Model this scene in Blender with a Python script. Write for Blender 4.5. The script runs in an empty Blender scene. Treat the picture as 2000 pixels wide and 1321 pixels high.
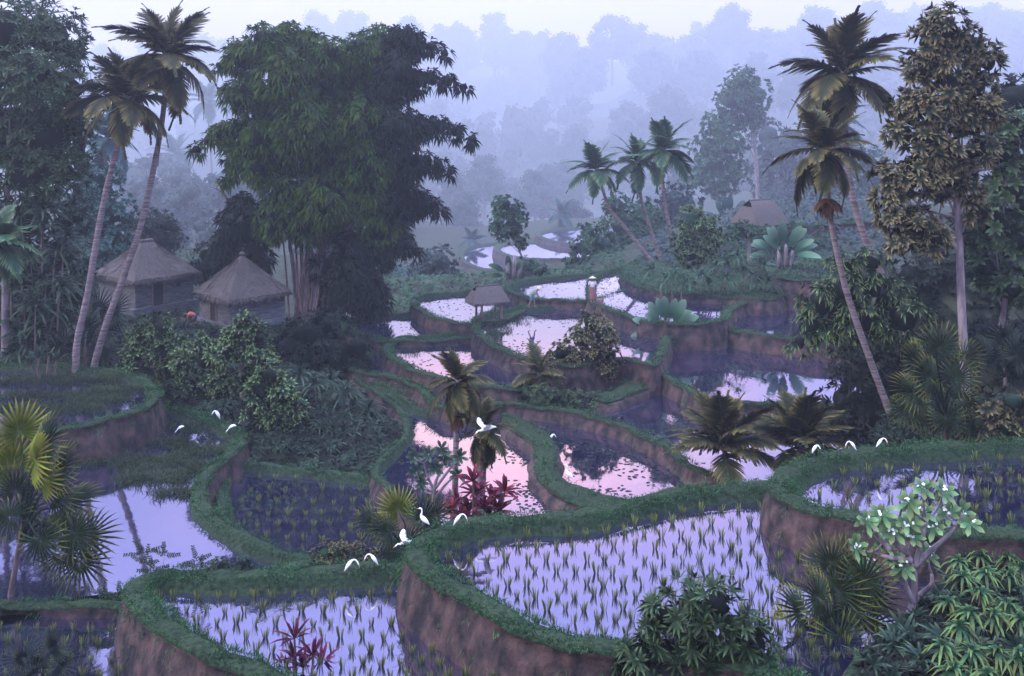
import bpy, bmesh, math, random
import numpy as np
from mathutils import Vector, Matrix, Euler
R = math.radians
rng = np.random.default_rng(7)
random.seed(7)
S = bpy.context.scene
COL = S.collection

# ------------------------------------------------------------------ camera
F, U0, VH, CZ = 2000.0, 1000.0, 220.0, 20.0      # focal length / centre / horizon in photo pixels, eye height
cam_d = bpy.data.cameras.new('camera'); cam = bpy.data.objects.new('camera', cam_d); COL.objects.link(cam)
cam.location = (0, 0, CZ); cam.rotation_euler = (R(90), 0, 0)
cam_d.sensor_width = 36; cam_d.lens = 36; cam_d.shift_y = -(660.5-VH)/2000
cam_d.clip_start = 0.5; cam_d.clip_end = 5000
S.camera = cam
S.view_settings.view_transform = 'Standard'; S.view_settings.look = 'None'
S.view_settings.exposure = 0.22; S.view_settings.gamma = 1
S.cycles.volume_bounces = 5; S.cycles.max_bounces = 8; S.cycles.diffuse_bounces = 2; S.cycles.glossy_bounces = 3
S.cycles.transparent_max_bounces = 4; S.cycles.use_denoising = True
S.cycles.volume_step_rate = 4

# ------------------------------------------------------------------ world: dawn sky plus added unseen fill light
SUN_EL, SUN_DIR = R(36), Vector((-0.80, -0.22, 0.58)).normalized()
W = bpy.data.worlds.new('World'); S.world = W; W.use_nodes = True
nt = W.node_tree; nt.nodes.clear()
def N(nt, t, **k):
    n = nt.nodes.new(t)
    for a, b in k.items(): setattr(n, a, b)
    return n
def math_n(nt, op, a, b=None, clamp=False):
    n = N(nt, 'ShaderNodeMath', operation=op); n.use_clamp = clamp
    for i, x in enumerate((a, b)):
        if x is None: continue
        if isinstance(x, (int, float)): n.inputs[i].default_value = x
        else: nt.links.new(x, n.inputs[i])
    return n.outputs[0]
def ramp_n(nt, fac, stops, interp='LINEAR'):
    n = N(nt, 'ShaderNodeValToRGB'); n.color_ramp.interpolation = interp
    el = n.color_ramp.elements
    while len(el) < len(stops): el.new(0.5)
    for e, (p, c) in zip(el, stops): e.position = p; e.color = (*c, 1) if len(c) == 3 else c
    nt.links.new(fac, n.inputs[0]); return n.outputs[0]
def mix_n(nt, fac, a, b, mode='MIX'):
    n = N(nt, 'ShaderNodeMix', data_type='RGBA', blend_type=mode)
    for k, x in ((0, fac), (6, a), (7, b)):
        if isinstance(x, (int, float)): n.inputs[k].default_value = x
        elif isinstance(x, tuple): n.inputs[k].default_value = (*x, 1)
        else: nt.links.new(x, n.inputs[k])
    return n.outputs[2]
tc = N(nt, 'ShaderNodeTexCoord'); sp = N(nt, 'ShaderNodeSeparateXYZ'); nt.links.new(tc.outputs['Generated'], sp.inputs[0])
X_, Y_, Z_ = sp.outputs
base = ramp_n(nt, Z_, [(0.0, (.86, .62, .74)), (0.07, (.86, .58, .70)), (0.13, (.95, .75, 1.0)), (0.18, (.58, .54, .95)), (0.26, (.42, .40, .92)),
                       (0.36, (.34, .30, .84)), (0.50, (.28, .28, .80)), (0.60, (1.2, 1.35, 2.2)), (0.72, (2.95, 3.3, 5.0)), (1.0, (3.45, 3.9, 5.7))])  # unseen overhead stops brightened to light the land and haze
az = math_n(nt, 'DIVIDE', X_, math_n(nt, 'MAXIMUM', Y_, 0.05))
nz = N(nt, 'ShaderNodeTexNoise'); nz.inputs['Scale'].default_value = 3.0; nz.inputs['Detail'].default_value = 4
mp = N(nt, 'ShaderNodeMapping'); mp.inputs['Scale'].default_value = (1, 1, 3.5); nt.links.new(tc.outputs['Generated'], mp.inputs[0]); nt.links.new(mp.outputs[0], nz.inputs['Vector'])
nzf = nz.outputs['Fac']
azw = math_n(nt, 'ADD', az, math_n(nt, 'MULTIPLY', math_n(nt, 'SUBTRACT', nzf, 0.5), 0.16))
g = math_n(nt, 'DIVIDE', math_n(nt, 'ADD', azw, 0.01), 0.20)
g = math_n(nt, 'POWER', 2.718, math_n(nt, 'MULTIPLY', math_n(nt, 'MULTIPLY', g, g), -1.0))
band = ramp_n(nt, Z_, [(0.05, (.25,)*3), (0.15, (1,)*3), (0.34, (1,)*3), (0.44, (0,)*3)])
warm = ramp_n(nt, Z_, [(0.12, (1.0, .88, .80)), (0.205, (1.2, .95, .74)), (0.245, (2.2, 1.05, .66)), (0.29, (2.6, 1.5, .78)), (0.34, (2.0, .95, .74)), (.40, (.75, .45, .85))])
wf = math_n(nt, 'MULTIPLY', g, band)
front = math_n(nt, 'GREATER_THAN', Y_, 0.0)
wf = math_n(nt, 'MULTIPLY', wf, front)
lf = math_n(nt, 'MULTIPLY', ramp_n(nt, math_n(nt, 'MULTIPLY', az, -1.0), [(0.18, (0,)*3), (0.36, (1,)*3)]), ramp_n(nt, Z_, [(0.24, (0,)*3), (0.29, (1,)*3), (0.345, (1,)*3), (0.41, (0,)*3)]))
base = mix_n(nt, lf, base, (.13, .14, .55))
added_glow = math_n(nt, 'MULTIPLY', math_n(nt, 'MAXIMUM', Y_, 0.0), ramp_n(nt, Z_, [(0.125, (0,)*3), (0.14, (1,)*3), (0.16, (1,)*3), (0.19, (0,)*3)]))  # bright band added above the view to light the haze
base = mix_n(nt, added_glow, base, (7.0, 6.2, 8.2))
c1 = mix_n(nt, wf, base, warm)
# soft pink cloud streaks
cl = ramp_n(nt, nzf, [(0.52, (0,)*3), (0.72, (1,)*3)])
c2 = mix_n(nt, math_n(nt, 'MULTIPLY', cl, 0.30), c1, (.80, .58, .74))
sky = N(nt, 'ShaderNodeTexSky', sky_type='NISHITA'); sky.sun_disc = False; sky.sun_elevation = SUN_EL
sky.sun_rotation = math.atan2(SUN_DIR.x, SUN_DIR.y)
c3 = mix_n(nt, 0.004, c2, sky.outputs[0], 'ADD')
bg = N(nt, 'ShaderNodeBackground'); nt.links.new(c3, bg.inputs[0]); bg.inputs[1].default_value = 1.0
wo = N(nt, 'ShaderNodeOutputWorld'); nt.links.new(bg.outputs[0], wo.inputs[0])
sd = bpy.data.lights.new('sun', 'SUN'); sun = bpy.data.objects.new('sun', sd); COL.objects.link(sun)
sd.energy = 3.2; sd.angle = R(7); sd.color = (1.0, .86, .80)
sun.rotation_euler = SUN_DIR.to_track_quat('Z', 'Y').to_euler(); sun.location = (-60, 0, 80)

# ------------------------------------------------------------------ materials
def new_mat(name):
    m = bpy.data.materials.new(name); m.use_nodes = True
    nt = m.node_tree; b = nt.nodes['Principled BSDF']
    return m, nt, b
LT = .56
def leaf_mat(name, base, tip, var=.35, tipstart=.45, transl=.18, rough=.5):
    m, nt, b = new_mat(name)
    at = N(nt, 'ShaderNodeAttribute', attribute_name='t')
    f = ramp_n(nt, at.outputs['Fac'], [(tipstart, (0,)*3), (1.0, (1,)*3)])  # paler young tips; also puts the tip highlight into the colour
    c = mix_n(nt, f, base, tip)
    ge = N(nt, 'ShaderNodeNewGeometry')
    v = math_n(nt, 'MULTIPLY', math_n(nt, 'ADD', math_n(nt, 'MULTIPLY', ge.outputs['Random Per Island'], 2*var), 1-var), LT)
    ob = N(nt, 'ShaderNodeTexCoord'); no = N(nt, 'ShaderNodeTexNoise'); no.inputs['Scale'].default_value = .55; no.inputs['Detail'].default_value = 2
    nt.links.new(ob.outputs['Object'], no.inputs['Vector'])
    v = math_n(nt, 'MULTIPLY', v, math_n(nt, 'ADD', math_n(nt, 'MULTIPLY', no.outputs['Fac'], 1.3), .35))
    hs = N(nt, 'ShaderNodeHueSaturation'); nt.links.new(c, hs.inputs['Color']); nt.links.new(v, hs.inputs['Value']); hs.inputs['Saturation'].default_value = 1.25
    nt.links.new(math_n(nt, 'ADD', math_n(nt, 'MULTIPLY', ge.outputs['Random Per Island'], .06), .47), hs.inputs['Hue'])
    nt.links.new(hs.outputs[0], b.inputs['Base Color'])
    b.inputs['Roughness'].default_value = rough; b.inputs['Specular IOR Level'].default_value = .09
    tr = N(nt, 'ShaderNodeBsdfTranslucent'); nt.links.new(hs.outputs[0], tr.inputs[0])
    ms = N(nt, 'ShaderNodeMixShader'); ms.inputs[0].default_value = transl
    nt.links.new(b.outputs[0], ms.inputs[1]); nt.links.new(tr.outputs[0], ms.inputs[2])
    nt.links.new(ms.outputs[0], nt.nodes['Material Output'].inputs[0])
    return m
def rough_mat(name, c1, c2, scale=(1, 1, 1), ns=2.0, bump=.4, rough=.9, detail=6, lo=.35, hi=.65, bdist=.05):
    m, nt, b = new_mat(name)
    tc = N(nt, 'ShaderNodeTexCoord'); mp = N(nt, 'ShaderNodeMapping'); mp.inputs['Scale'].default_value = scale
    nt.links.new(tc.outputs['Object'], mp.inputs[0])
    no = N(nt, 'ShaderNodeTexNoise'); no.inputs['Scale'].default_value = ns; no.inputs['Detail'].default_value = detail
    nt.links.new(mp.outputs[0], no.inputs['Vector'])
    c = ramp_n(nt, no.outputs['Fac'], [(lo, c1), (hi, c2)])
    nt.links.new(c, b.inputs['Base Color']); b.inputs['Roughness'].default_value = rough; b.inputs['Specular IOR Level'].default_value = .15
    if bump:
        bp = N(nt, 'ShaderNodeBump'); bp.inputs['Strength'].default_value = bump; bp.inputs['Distance'].default_value = bdist
        nt.links.new(no.outputs['Fac'], bp.inputs['Height']); nt.links.new(bp.outputs[0], b.inputs['Normal'])
    return m
def water_mat():
    m, nt, b = new_mat('pond_water')
    nt.nodes.remove(b)
    tc = N(nt, 'ShaderNodeTexCoord'); mp = N(nt, 'ShaderNodeMapping'); mp.inputs['Scale'].default_value = (1.4, .7, 1)
    nt.links.new(tc.outputs['Object'], mp.inputs[0])
    no = N(nt, 'ShaderNodeTexNoise'); no.inputs['Scale'].default_value = 1.6; no.inputs['Detail'].default_value = 3
    nt.links.new(mp.outputs[0], no.inputs['Vector'])
    bp = N(nt, 'ShaderNodeBump'); bp.inputs['Strength'].default_value = .12; bp.inputs['Distance'].default_value = .03
    nt.links.new(no.outputs['Fac'], bp.inputs['Height'])
    gl = N(nt, 'ShaderNodeBsdfGlossy'); gl.inputs['Color'].default_value = (.90, .86, 1.0, 1); gl.inputs['Roughness'].default_value = .035
    nt.links.new(bp.outputs[0], gl.inputs['Normal'])
    df = N(nt, 'ShaderNodeBsdfDiffuse'); df.inputs['Color'].default_value = (.010, .010, .034, 1)
    ms = N(nt, 'ShaderNodeMixShader'); ms.inputs[0].default_value = .61
    nt.links.new(df.outputs[0], ms.inputs[1]); nt.links.new(gl.outputs[0], ms.inputs[2])
    nt.links.new(ms.outputs[0], nt.nodes['Material Output'].inputs[0])
    return m
def plain(name, c, rough=.7, spec=.3):
    m, nt, b = new_mat(name)
    no = N(nt, 'ShaderNodeTexNoise'); no.inputs['Scale'].default_value = 9; no.inputs['Detail'].default_value = 3
    tc = N(nt, 'ShaderNodeTexCoord'); nt.links.new(tc.outputs['Object'], no.inputs['Vector'])
    k = ramp_n(nt, no.outputs['Fac'], [(.3, tuple(x*.86 for x in c)), (.7, tuple(min(1, x*1.1) for x in c))])
    nt.links.new(k, b.inputs['Base Color']); b.inputs['Roughness'].default_value = rough; b.inputs['Specular IOR Level'].default_value = spec
    return m

M = {}
M['water'] = water_mat()
M['earth'] = rough_mat('red_earth', (.017, .016, .018), (.088, .056, .052), (1.2, 1.2, .8), 1.7, 1.0, bdist=.28, detail=12, lo=.38, hi=.68)
M['soil'] = rough_mat('dark_soil', (.012, .016, .012), (.035, .045, .028), (1, 1, 1), 1.5, .5)
M['turf'] = rough_mat('bank_turf', (.006, .014, .008), (.026, .046, .022), (1, 1, 1), 7, .9)
M['trunk_pale'] = rough_mat('pale_bark', (.12, .10, .11), (.27, .235, .25), (1, 1, .25), 5, .5)
M['trunk_palm'] = rough_mat('palm_bark', (.09, .07, .075), (.24, .20, .205), (.3, .3, 3), 4, .6)
M['trunk_dark'] = rough_mat('dark_bark', (.06, .045, .045), (.16, .12, .12), (1, 1, .3), 5, .5)
M['thatch'] = rough_mat('thatch', (.04, .037, .038), (.14, .12, .118), (6, 6, .8), 5, .9, bdist=.06)
M['wall'] = rough_mat('mud_brick', (.06, .065, .075), (.13, .135, .15), (1, 1, 5), 2.2, .5)
M['dark'] = plain('painted_dark_inside', (.012, .012, .018))  # flat dark colour stands in for the unlit hut interior
M['wood'] = rough_mat('old_wood', (.12, .08, .07), (.26, .18, .16), (3, 3, .5), 5, .5)
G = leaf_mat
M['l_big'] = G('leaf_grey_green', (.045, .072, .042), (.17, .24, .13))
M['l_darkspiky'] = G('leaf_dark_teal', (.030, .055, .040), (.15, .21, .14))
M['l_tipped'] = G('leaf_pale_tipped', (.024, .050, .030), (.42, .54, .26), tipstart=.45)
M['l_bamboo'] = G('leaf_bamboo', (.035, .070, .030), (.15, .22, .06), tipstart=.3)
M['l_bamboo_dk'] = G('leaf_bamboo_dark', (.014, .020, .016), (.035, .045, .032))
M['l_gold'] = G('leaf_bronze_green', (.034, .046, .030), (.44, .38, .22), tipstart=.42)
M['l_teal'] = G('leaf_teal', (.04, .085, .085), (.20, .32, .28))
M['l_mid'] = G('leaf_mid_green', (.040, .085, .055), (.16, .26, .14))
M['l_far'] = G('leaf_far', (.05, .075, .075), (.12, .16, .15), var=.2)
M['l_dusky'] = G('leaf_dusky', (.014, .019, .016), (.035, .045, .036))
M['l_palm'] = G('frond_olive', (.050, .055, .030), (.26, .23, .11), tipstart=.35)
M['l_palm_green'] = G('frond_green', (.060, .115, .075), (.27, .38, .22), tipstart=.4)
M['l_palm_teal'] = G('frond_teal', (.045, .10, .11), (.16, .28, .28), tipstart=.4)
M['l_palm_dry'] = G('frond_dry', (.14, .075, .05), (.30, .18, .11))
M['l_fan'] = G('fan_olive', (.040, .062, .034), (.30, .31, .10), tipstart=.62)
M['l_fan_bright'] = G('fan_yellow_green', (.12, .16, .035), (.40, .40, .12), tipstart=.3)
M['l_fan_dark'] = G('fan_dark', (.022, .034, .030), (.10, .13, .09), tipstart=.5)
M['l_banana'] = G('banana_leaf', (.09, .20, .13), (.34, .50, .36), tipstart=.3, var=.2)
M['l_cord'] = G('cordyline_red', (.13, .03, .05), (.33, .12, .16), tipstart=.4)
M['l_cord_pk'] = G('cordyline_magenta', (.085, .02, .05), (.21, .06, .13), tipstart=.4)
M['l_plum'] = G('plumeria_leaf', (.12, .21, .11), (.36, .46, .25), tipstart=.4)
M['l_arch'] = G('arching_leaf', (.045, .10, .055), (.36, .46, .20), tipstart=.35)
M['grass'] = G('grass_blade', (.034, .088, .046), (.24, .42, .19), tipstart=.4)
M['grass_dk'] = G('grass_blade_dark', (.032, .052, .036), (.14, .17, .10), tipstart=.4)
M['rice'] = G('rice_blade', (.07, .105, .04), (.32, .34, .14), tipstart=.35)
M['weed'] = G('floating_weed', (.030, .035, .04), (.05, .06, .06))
M['egret'] = plain('white_feather', (.80, .82, .84), .75)
M['beak'] = plain('orange_beak', (.60, .30, .12), .5)
M['leg'] = plain('dark_leg', (.07, .07, .06), .6)
M['flower'] = plain('white_petal', (.80, .80, .78), .6)
M['skin'] = plain('brown_skin', (.20, .11, .08), .6)
M['straw'] = plain('straw_hat', (.42, .38, .30), .9)
M['shirt_green'] = plain('shirt_pale_green', (.16, .22, .16), .9)
M['shirt_white'] = plain('shirt_white', (.55, .55, .58), .9)
M['shirt_red'] = plain('shirt_red', (.42, .10, .09), .9)
M['cloth_teal'] = plain('shorts_teal', (.09, .16, .17), .9)
M['cloth_dark'] = plain('cloth_dark', (.10, .06, .08), .9)
M['cloth_pink'] = plain('sarong_pink', (.22, .095, .10), .9)

# ------------------------------------------------------------------ mesh helpers
def nrm(a): return a/np.maximum(np.linalg.norm(a, axis=-1, keepdims=True), 1e-9)
class MB:
    def __init__(s): s.v = []; s.t = []; s.f = []; s.n = 0
    def add(s, v, faces, t=None, mat=0, smooth=False):
        v = np.asarray(v, float).reshape(-1, 3)
        s.v.append(v); s.t.append(np.zeros(len(v)) if t is None else np.asarray(t, float).ravel())
        for f in (faces if isinstance(faces, list) else [faces]):
            f = np.asarray(f, int)
            if f.size: s.f.append((f + s.n, mat, smooth))
        s.n += len(v)
    def mesh(s, name, mats):
        me = bpy.data.meshes.new(name)
        V = np.concatenate(s.v); me.vertices.add(len(V)); me.vertices.foreach_set('co', V.astype(np.float32).ravel())
        li, ls, mi, sm, off = [], [], [], [], 0
        for f, m, smo in s.f:
            k = f.shape[1]; li.append(f.ravel()); ls.append(off + np.arange(len(f))*k); off += f.size
            mi.append(np.full(len(f), m)); sm.append(np.full(len(f), smo))
        li = np.concatenate(li); ls = np.concatenate(ls)
        me.loops.add(len(li)); me.loops.foreach_set('vertex_index', li.astype(np.int32))
        me.polygons.add(len(ls)); me.polygons.foreach_set('loop_start', ls.astype(np.int32))
        me.polygons.foreach_set('material_index', np.concatenate(mi).astype(np.int32))
        me.polygons.foreach_set('use_smooth', np.concatenate(sm))
        a = me.attributes.new('t', 'FLOAT', 'POINT'); a.data.foreach_set('value', np.concatenate(s.t).astype(np.float32))
        for m in (mats if isinstance(mats, (list, tuple)) else [mats]): me.materials.append(m)
        me.update(calc_edges=True); return me
    def build(s, name, mats, parent=None):
        if not s.v: return {}
        return link(name, s.mesh(name, mats), parent)
def link(name, me, parent=None):
    o = bpy.data.objects.new(name, me); COL.objects.link(o)
    if parent is not None:
        o.parent = parent
        o.matrix_parent_inverse = Matrix.Translation(-parent.location) if me is not None and o.location.length == 0 and parent.rotation_euler.to_quaternion().angle < 1e-6 else Matrix()
    return o
def tag(o, label=None, cat=None, group=None, kind=None):
    for k, x in (('label', label), ('category', cat), ('group', group), ('kind', kind)):
        if x: o[k] = x
    return o
def thing(name, loc, label, cat, group=None):
    o = bpy.data.objects.new(name, None); COL.objects.link(o); o.location = loc; o.empty_display_size = .3
    return tag(o, label, cat, group)
def local(name, me, parent, loc=(0, 0, 0), rot=(0, 0, 0), sc=1.0):
    """a child whose mesh is in the parent's own coordinates"""
    o = bpy.data.objects.new(name, me); COL.objects.link(o); o.parent = parent
    o.location = loc; o.rotation_euler = rot; o.scale = (sc,)*3 if isinstance(sc, (int, float)) else sc
    return o
def fy(Y): return Y if Y < 84 else 84+(Y-84)*5.0 if Y < 130 else min(314+(Y-130)*7.5, 1480+.7*Y)
def px(u, v, Y): return np.array([(u-U0)/F*Y, Y, CZ-(v-VH)/F*Y])
def on(u, v, h): return px(u, v, F*h/(v-VH))
def tube(mb, pts, rad, sides=8, mat=0, cap=True, sx=1.0):
    pts = np.asarray(pts, float); n = len(pts); rad = np.broadcast_to(np.asarray(rad, float), (n,))
    tan = nrm(np.gradient(pts, axis=0)); ref = np.array([0, 0, 1.]) if abs(tan[0][2]) < .9 else np.array([1., 0, 0])
    e = nrm(np.cross(tan[0], ref)); ring = []
    a = np.arange(sides)*2*np.pi/sides
    for i in range(n):
        e = nrm(e - tan[i]*np.dot(e, tan[i])); g2 = np.cross(tan[i], e)
        ring.append(pts[i] + rad[i]*(np.cos(a)[:, None]*e*sx + np.sin(a)[:, None]*g2))
    v = np.concatenate(ring); i, j = np.meshgrid(np.arange(n-1), np.arange(sides), indexing='ij'); i = i.ravel(); j = j.ravel(); k = (j+1) % sides
    f = np.stack([i*sides+j, i*sides+k, (i+1)*sides+k, (i+1)*sides+j], 1)
    fs = [f]
    if cap:
        v = np.concatenate([v, pts[:1], pts[-1:]]); b = n*sides; jj = np.arange(sides); kk = (jj+1) % sides
        fs += [np.stack([kk, jj, np.full(sides, b)], 1), np.stack([(n-1)*sides+jj, (n-1)*sides+kk, np.full(sides, b+1)], 1)]
    mb.add(v, fs, None, mat, True)
def spline(pts, n):
    pts = np.asarray(pts, float); m = len(pts)
    if m < 3:
        t = np.linspace(0, 1, n)[:, None]; return pts[0]*(1-t)+pts[-1]*t
    p = np.concatenate([2*pts[:1]-pts[1:2], pts, 2*pts[-1:]-pts[-2:-1]])
    ts = np.linspace(0, m-1-1e-6, n); i = ts.astype(int); t = (ts-i)[:, None]
    p0, p1, p2, p3 = p[i], p[i+1], p[i+2], p[i+3]
    return .5*(2*p1+(p2-p0)*t+(2*p0-5*p1+4*p2-p3)*t**2+(3*p1-p0-3*p2+p3)*t**3)
LANCE = ([0, .3, .65, 1], [.14, 1, .8, 0]); OVATE = ([0, .35, .75, 1], [.10, .85, 1, 0]); BLADE = ([0, .4, .75, 1], [1, .9, .6, 0])
def leaves(mb, b, d, n, L, Wd, droop=0, mat=0, prof=LANCE, fold=.0):
    N_ = len(b)
    if not N_: return
    d = nrm(d); s = nrm(np.cross(d, n)); n = np.cross(s, d)
    L = np.broadcast_to(L, (N_,)).astype(float); Wd = np.broadcast_to(Wd, (N_,)).astype(float); droop = np.broadcast_to(droop, (N_,)).astype(float)
    vs, ts = [], []
    for t, w in zip(*prof):
        c = b + d*(L*t)[:, None]; c = c.copy(); c[:, 2] -= droop*L*t*t
        if t < 1:
            for sg in (-1, 1): vs.append(c + s*(sg*w*Wd/2)[:, None] + n*(fold*w*Wd)[:, None]); ts.append(np.full(N_, t))
        else: vs.append(c); ts.append(np.full(N_, 1.))
    k = len(vs); V = np.stack(vs, 1).reshape(-1, 3); T = np.stack(ts, 1).ravel(); o = np.arange(N_)*k
    q = np.concatenate([np.stack([o+2*i, o+2*i+1, o+2*i+3, o+2*i+2], 1) for i in range((k-1)//2-1)])
    tr = np.stack([o+k-3, o+k-2, o+k-1], 1)
    mb.add(V, [q, tr], T, mat)
def rosettes(mb, c, ax, k, L, Wd, spread=65, droop=.15, mat=0, prof=LANCE, jit=14):
    c = np.asarray(c, float); ax = nrm(np.asarray(ax, float)); Mn = len(c)
    if not Mn: return
    ref = np.where(np.abs(ax[:, 2:3]) < .9, np.array([[0, 0, 1.]]), np.array([[1., 0, 0]]))
    e1 = nrm(np.cross(ax, ref)); e2 = np.cross(ax, e1)
    A = (np.arange(k)[None]*2*np.pi/k + rng.uniform(0, 6.28, (Mn, 1)) + rng.normal(0, .16, (Mn, k)))[..., None]
    sp = np.radians(spread + rng.normal(0, jit, (Mn, k)))[..., None]
    d = np.cos(sp)*ax[:, None] + np.sin(sp)*(np.cos(A)*e1[:, None]+np.sin(A)*e2[:, None])
    n = np.broadcast_to(ax[:, None], d.shape)
    sc = np.broadcast_to(L, (Mn,))[:, None]*rng.uniform(.75, 1.15, (Mn, k)); wc = np.broadcast_to(Wd, (Mn,))[:, None]*np.ones((1, k))
    b = np.repeat(c[:, None], k, 1)
    leaves(mb, b.reshape(-1, 3), d.reshape(-1, 3), n.reshape(-1, 3), sc.ravel(), wc.ravel(), droop, mat, prof)
_ico = {}
def ico(sub=2):
    if sub not in _ico:
        bm = bmesh.new(); bmesh.ops.create_icosphere(bm, subdivisions=sub, radius=1)
        _ico[sub] = (np.array([v.co[:] for v in bm.verts]), np.array([[v.index for v in f.verts] for f in bm.faces])); bm.free()
    return _ico[sub]
def lumpy(mb, c, r, mat=0, sub=2, amp=.18, squash=1.0):
    v, f = ico(sub); k = 1 + amp*np.sin(v[:, 0]*5+rng.uniform(0, 6))*np.sin(v[:, 1]*5+rng.uniform(0, 6))*np.cos(v[:, 2]*4+rng.uniform(0, 6))*2
    w = v*k[:, None]*r; w[:, 2] *= squash
    mb.add(w+c, f, None, mat, True)
def crown(mb, lobes, L, Wd, k=8, dens=1.0, up=.35, spread=66, droop=.15, mat=0, core=1, prof=LANCE, out=.12, core_r=.62):
    """leaf whorls over the surface of overlapping lobes [(centre, radius)], dark leafy core inside"""
    C = np.array([l[0] for l in lobes]); Rr = np.array([l[1] for l in lobes])
    for i, (c, r) in enumerate(zip(C, Rr)):
        n = max(8, int(dens*7*(r/L)**2))
        v = nrm(rng.normal(size=(n, 3))); rad = r*rng.uniform(.78, 1.06+out, n)
        p = c + v*rad[:, None]*np.array([1, 1, .95])
        dist = np.linalg.norm(p[:, None]-C[None], axis=2)/Rr[None]; dist[:, i] = 9
        keep = dist.min(1) > .72
        p, v = p[keep], v[keep]
        rosettes(mb, p, v + np.array([0, 0, up]) + rng.normal(0, .2, v.shape), k, L, Wd, spread, droop, mat, prof)
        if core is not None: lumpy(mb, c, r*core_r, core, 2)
def lobes_px(lst, Y, depth=.5):
    return [(px(u, v, Y + rng.uniform(-1, 1)*depth*r/F*Y), r/F*Y) for u, v, r in lst]

# ------------------------------------------------------------------ terraces: rims traced on their own levels
TER = {}
def defter(key, h, pts, bw=.7, wd=.25, drop=3.0, water=True):
    P = np.array([on(u, v, h)[:2] for u, v in pts])
    # closed catmull-rom, resampled
    m = len(P); q = []
    for i in range(m):
        p0, p1, p2, p3 = P[i-1], P[i], P[(i+1) % m], P[(i+2) % m]
        for t in np.linspace(0, 1, 14, endpoint=False):
            q.append(.5*(2*p1+(p2-p0)*t+(2*p0-5*p1+4*p2-p3)*t*t+(3*p1-p0-3*p2+p3)*t**3))
    q = np.array(q); seg = np.linalg.norm(np.roll(q, -1, 0)-q, axis=1); s = np.concatenate([[0], np.cumsum(seg)])
    n = int(np.clip(s[-1]/.3, 60, 420)); tt = np.linspace(0, s[-1], n, endpoint=False); qq = np.vstack([q, q[:1]])
    r = np.stack([np.interp(tt, s, qq[:, 0]), np.interp(tt, s, qq[:, 1])], 1)
    area = .5*np.sum(r[:, 0]*np.roll(r[:, 1], -1)-np.roll(r[:, 0], -1)*r[:, 1])
    if area < 0: r = r[::-1]
    tan = nrm(np.roll(r, -1, 0)-np.roll(r, 1, 0)); out = np.stack([tan[:, 1], -tan[:, 0]], 1)
    TER[key] = dict(h=h, r=r, out=out, bw=bw, wd=wd, drop=drop, water=water, ds=s[-1]/n)
defter('T1', 15.95, [(-120, 1186), (60, 1186), (260, 1186), (420, 1240), (560, 1330), (560, 1460), (-160, 1460)], .25, .15)
defter('T2', 14.45, [(243, 1168), (262, 1136), (330, 1114), (500, 1118), (640, 1108), (800, 1100), (900, 1110), (1000, 1250), (960, 1420), (620, 1390), (480, 1318), (400, 1288), (330, 1250), (280, 1212)], .72, .3)
defter('T3', 13.2, [(795, 1092), (806, 1058), (850, 1034), (930, 1014), (1020, 1008), (1120, 1002), (1210, 983), (1310, 960), (1400, 950), (1560, 948), (1800, 1000), (2150, 1010), (2250, 1150), (2150, 1440), (1750, 1420), (1520, 1345), (1420, 1306), (1300, 1288), (1130, 1274), (1040, 1247), (960, 1210), (900, 1172), (830, 1132)], .75, .3)
defter('T4', 12.25, [(1503, 958), (1514, 928), (1560, 902), (1640, 884), (1800, 870), (2080, 862), (2180, 900), (2180, 1040), (2000, 1056), (1800, 1042), (1650, 1016), (1560, 992), (1515, 972)], .8, .3)
defter('T5', 15.8, [(-160, 1190), (0, 1186), (250, 1186), (420, 1150), (610, 1100), (525, 1066), (440, 1022), (402, 975), (412, 928), (462, 885), (480, 862), (450, 835), (380, 805), (300, 790), (100, 790), (-200, 800)], .48, .25)
defter('T6', 14.4, [(-150, 716), (60, 714), (200, 722), (280, 738), (310, 764), (302, 788), (250, 812), (140, 838), (0, 862), (-160, 880)], .5, .22)
defter('T8', 16.6, [(430, 925), (480, 906), (600, 918), (720, 932), (820, 960), (872, 990), (900, 1080), (700, 1120), (560, 1110), (440, 1030)], .4, .22, 2)
defter('T9', 16.1, [(690, 740), (760, 755), (830, 800), (960, 800), (1100, 800), (1300, 880), (1440, 950), (1500, 1040), (1300, 1070), (900, 1070), (760, 960), (730, 915), (790, 845), (765, 790)], .30, .25, 2)
defter('T12', 15.7, [(684, 724), (760, 738), (815, 760), (842, 790), (900, 806), (980, 792), (1100, 804), (1200, 830), (1290, 872), (1350, 916), (1430, 942), (1530, 955), (1680, 900), (1680, 780), (1500, 730), (1250, 690), (1000, 682), (760, 680), (690, 700)], .45, .25, 2)
defter('T10', 15.1, [(750, 684), (764, 664), (830, 655), (1000, 648), (1060, 690), (1030, 755), (960, 757), (900, 750), (825, 732), (770, 706)], .55, .22)
defter('T14', 15.0, [(662, 638), (684, 624), (760, 614), (860, 610), (980, 610), (1000, 650), (900, 664), (760, 668), (700, 656)], .55, .2)
defter('T15', 14.4, [(804, 592), (820, 578), (900, 570), (1010, 565), (1030, 600), (980, 628), (920, 634), (860, 626), (820, 608)], .5, .2)
defter('T13', 14.35, [(922, 636), (938, 614), (1000, 602), (1090, 598), (1200, 598), (1300, 640), (1290, 705), (1262, 714), (1200, 700), (1130, 716), (1060, 706), (990, 690), (945, 666)], .45, .2)
defter('T16', 13.9, [(988, 562), (1012, 549), (1100, 539), (1190, 532), (1230, 560), (1180, 585), (1090, 588), (1040, 585), (1005, 576)], .55, .2)
defter('T17', 13.6, [(1148, 580), (1152, 545), (1190, 528), (1260, 522), (1420, 560), (1520, 575), (1440, 600), (1412, 628), (1330, 634), (1250, 628), (1200, 610), (1160, 594)], .55, .2)
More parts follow.
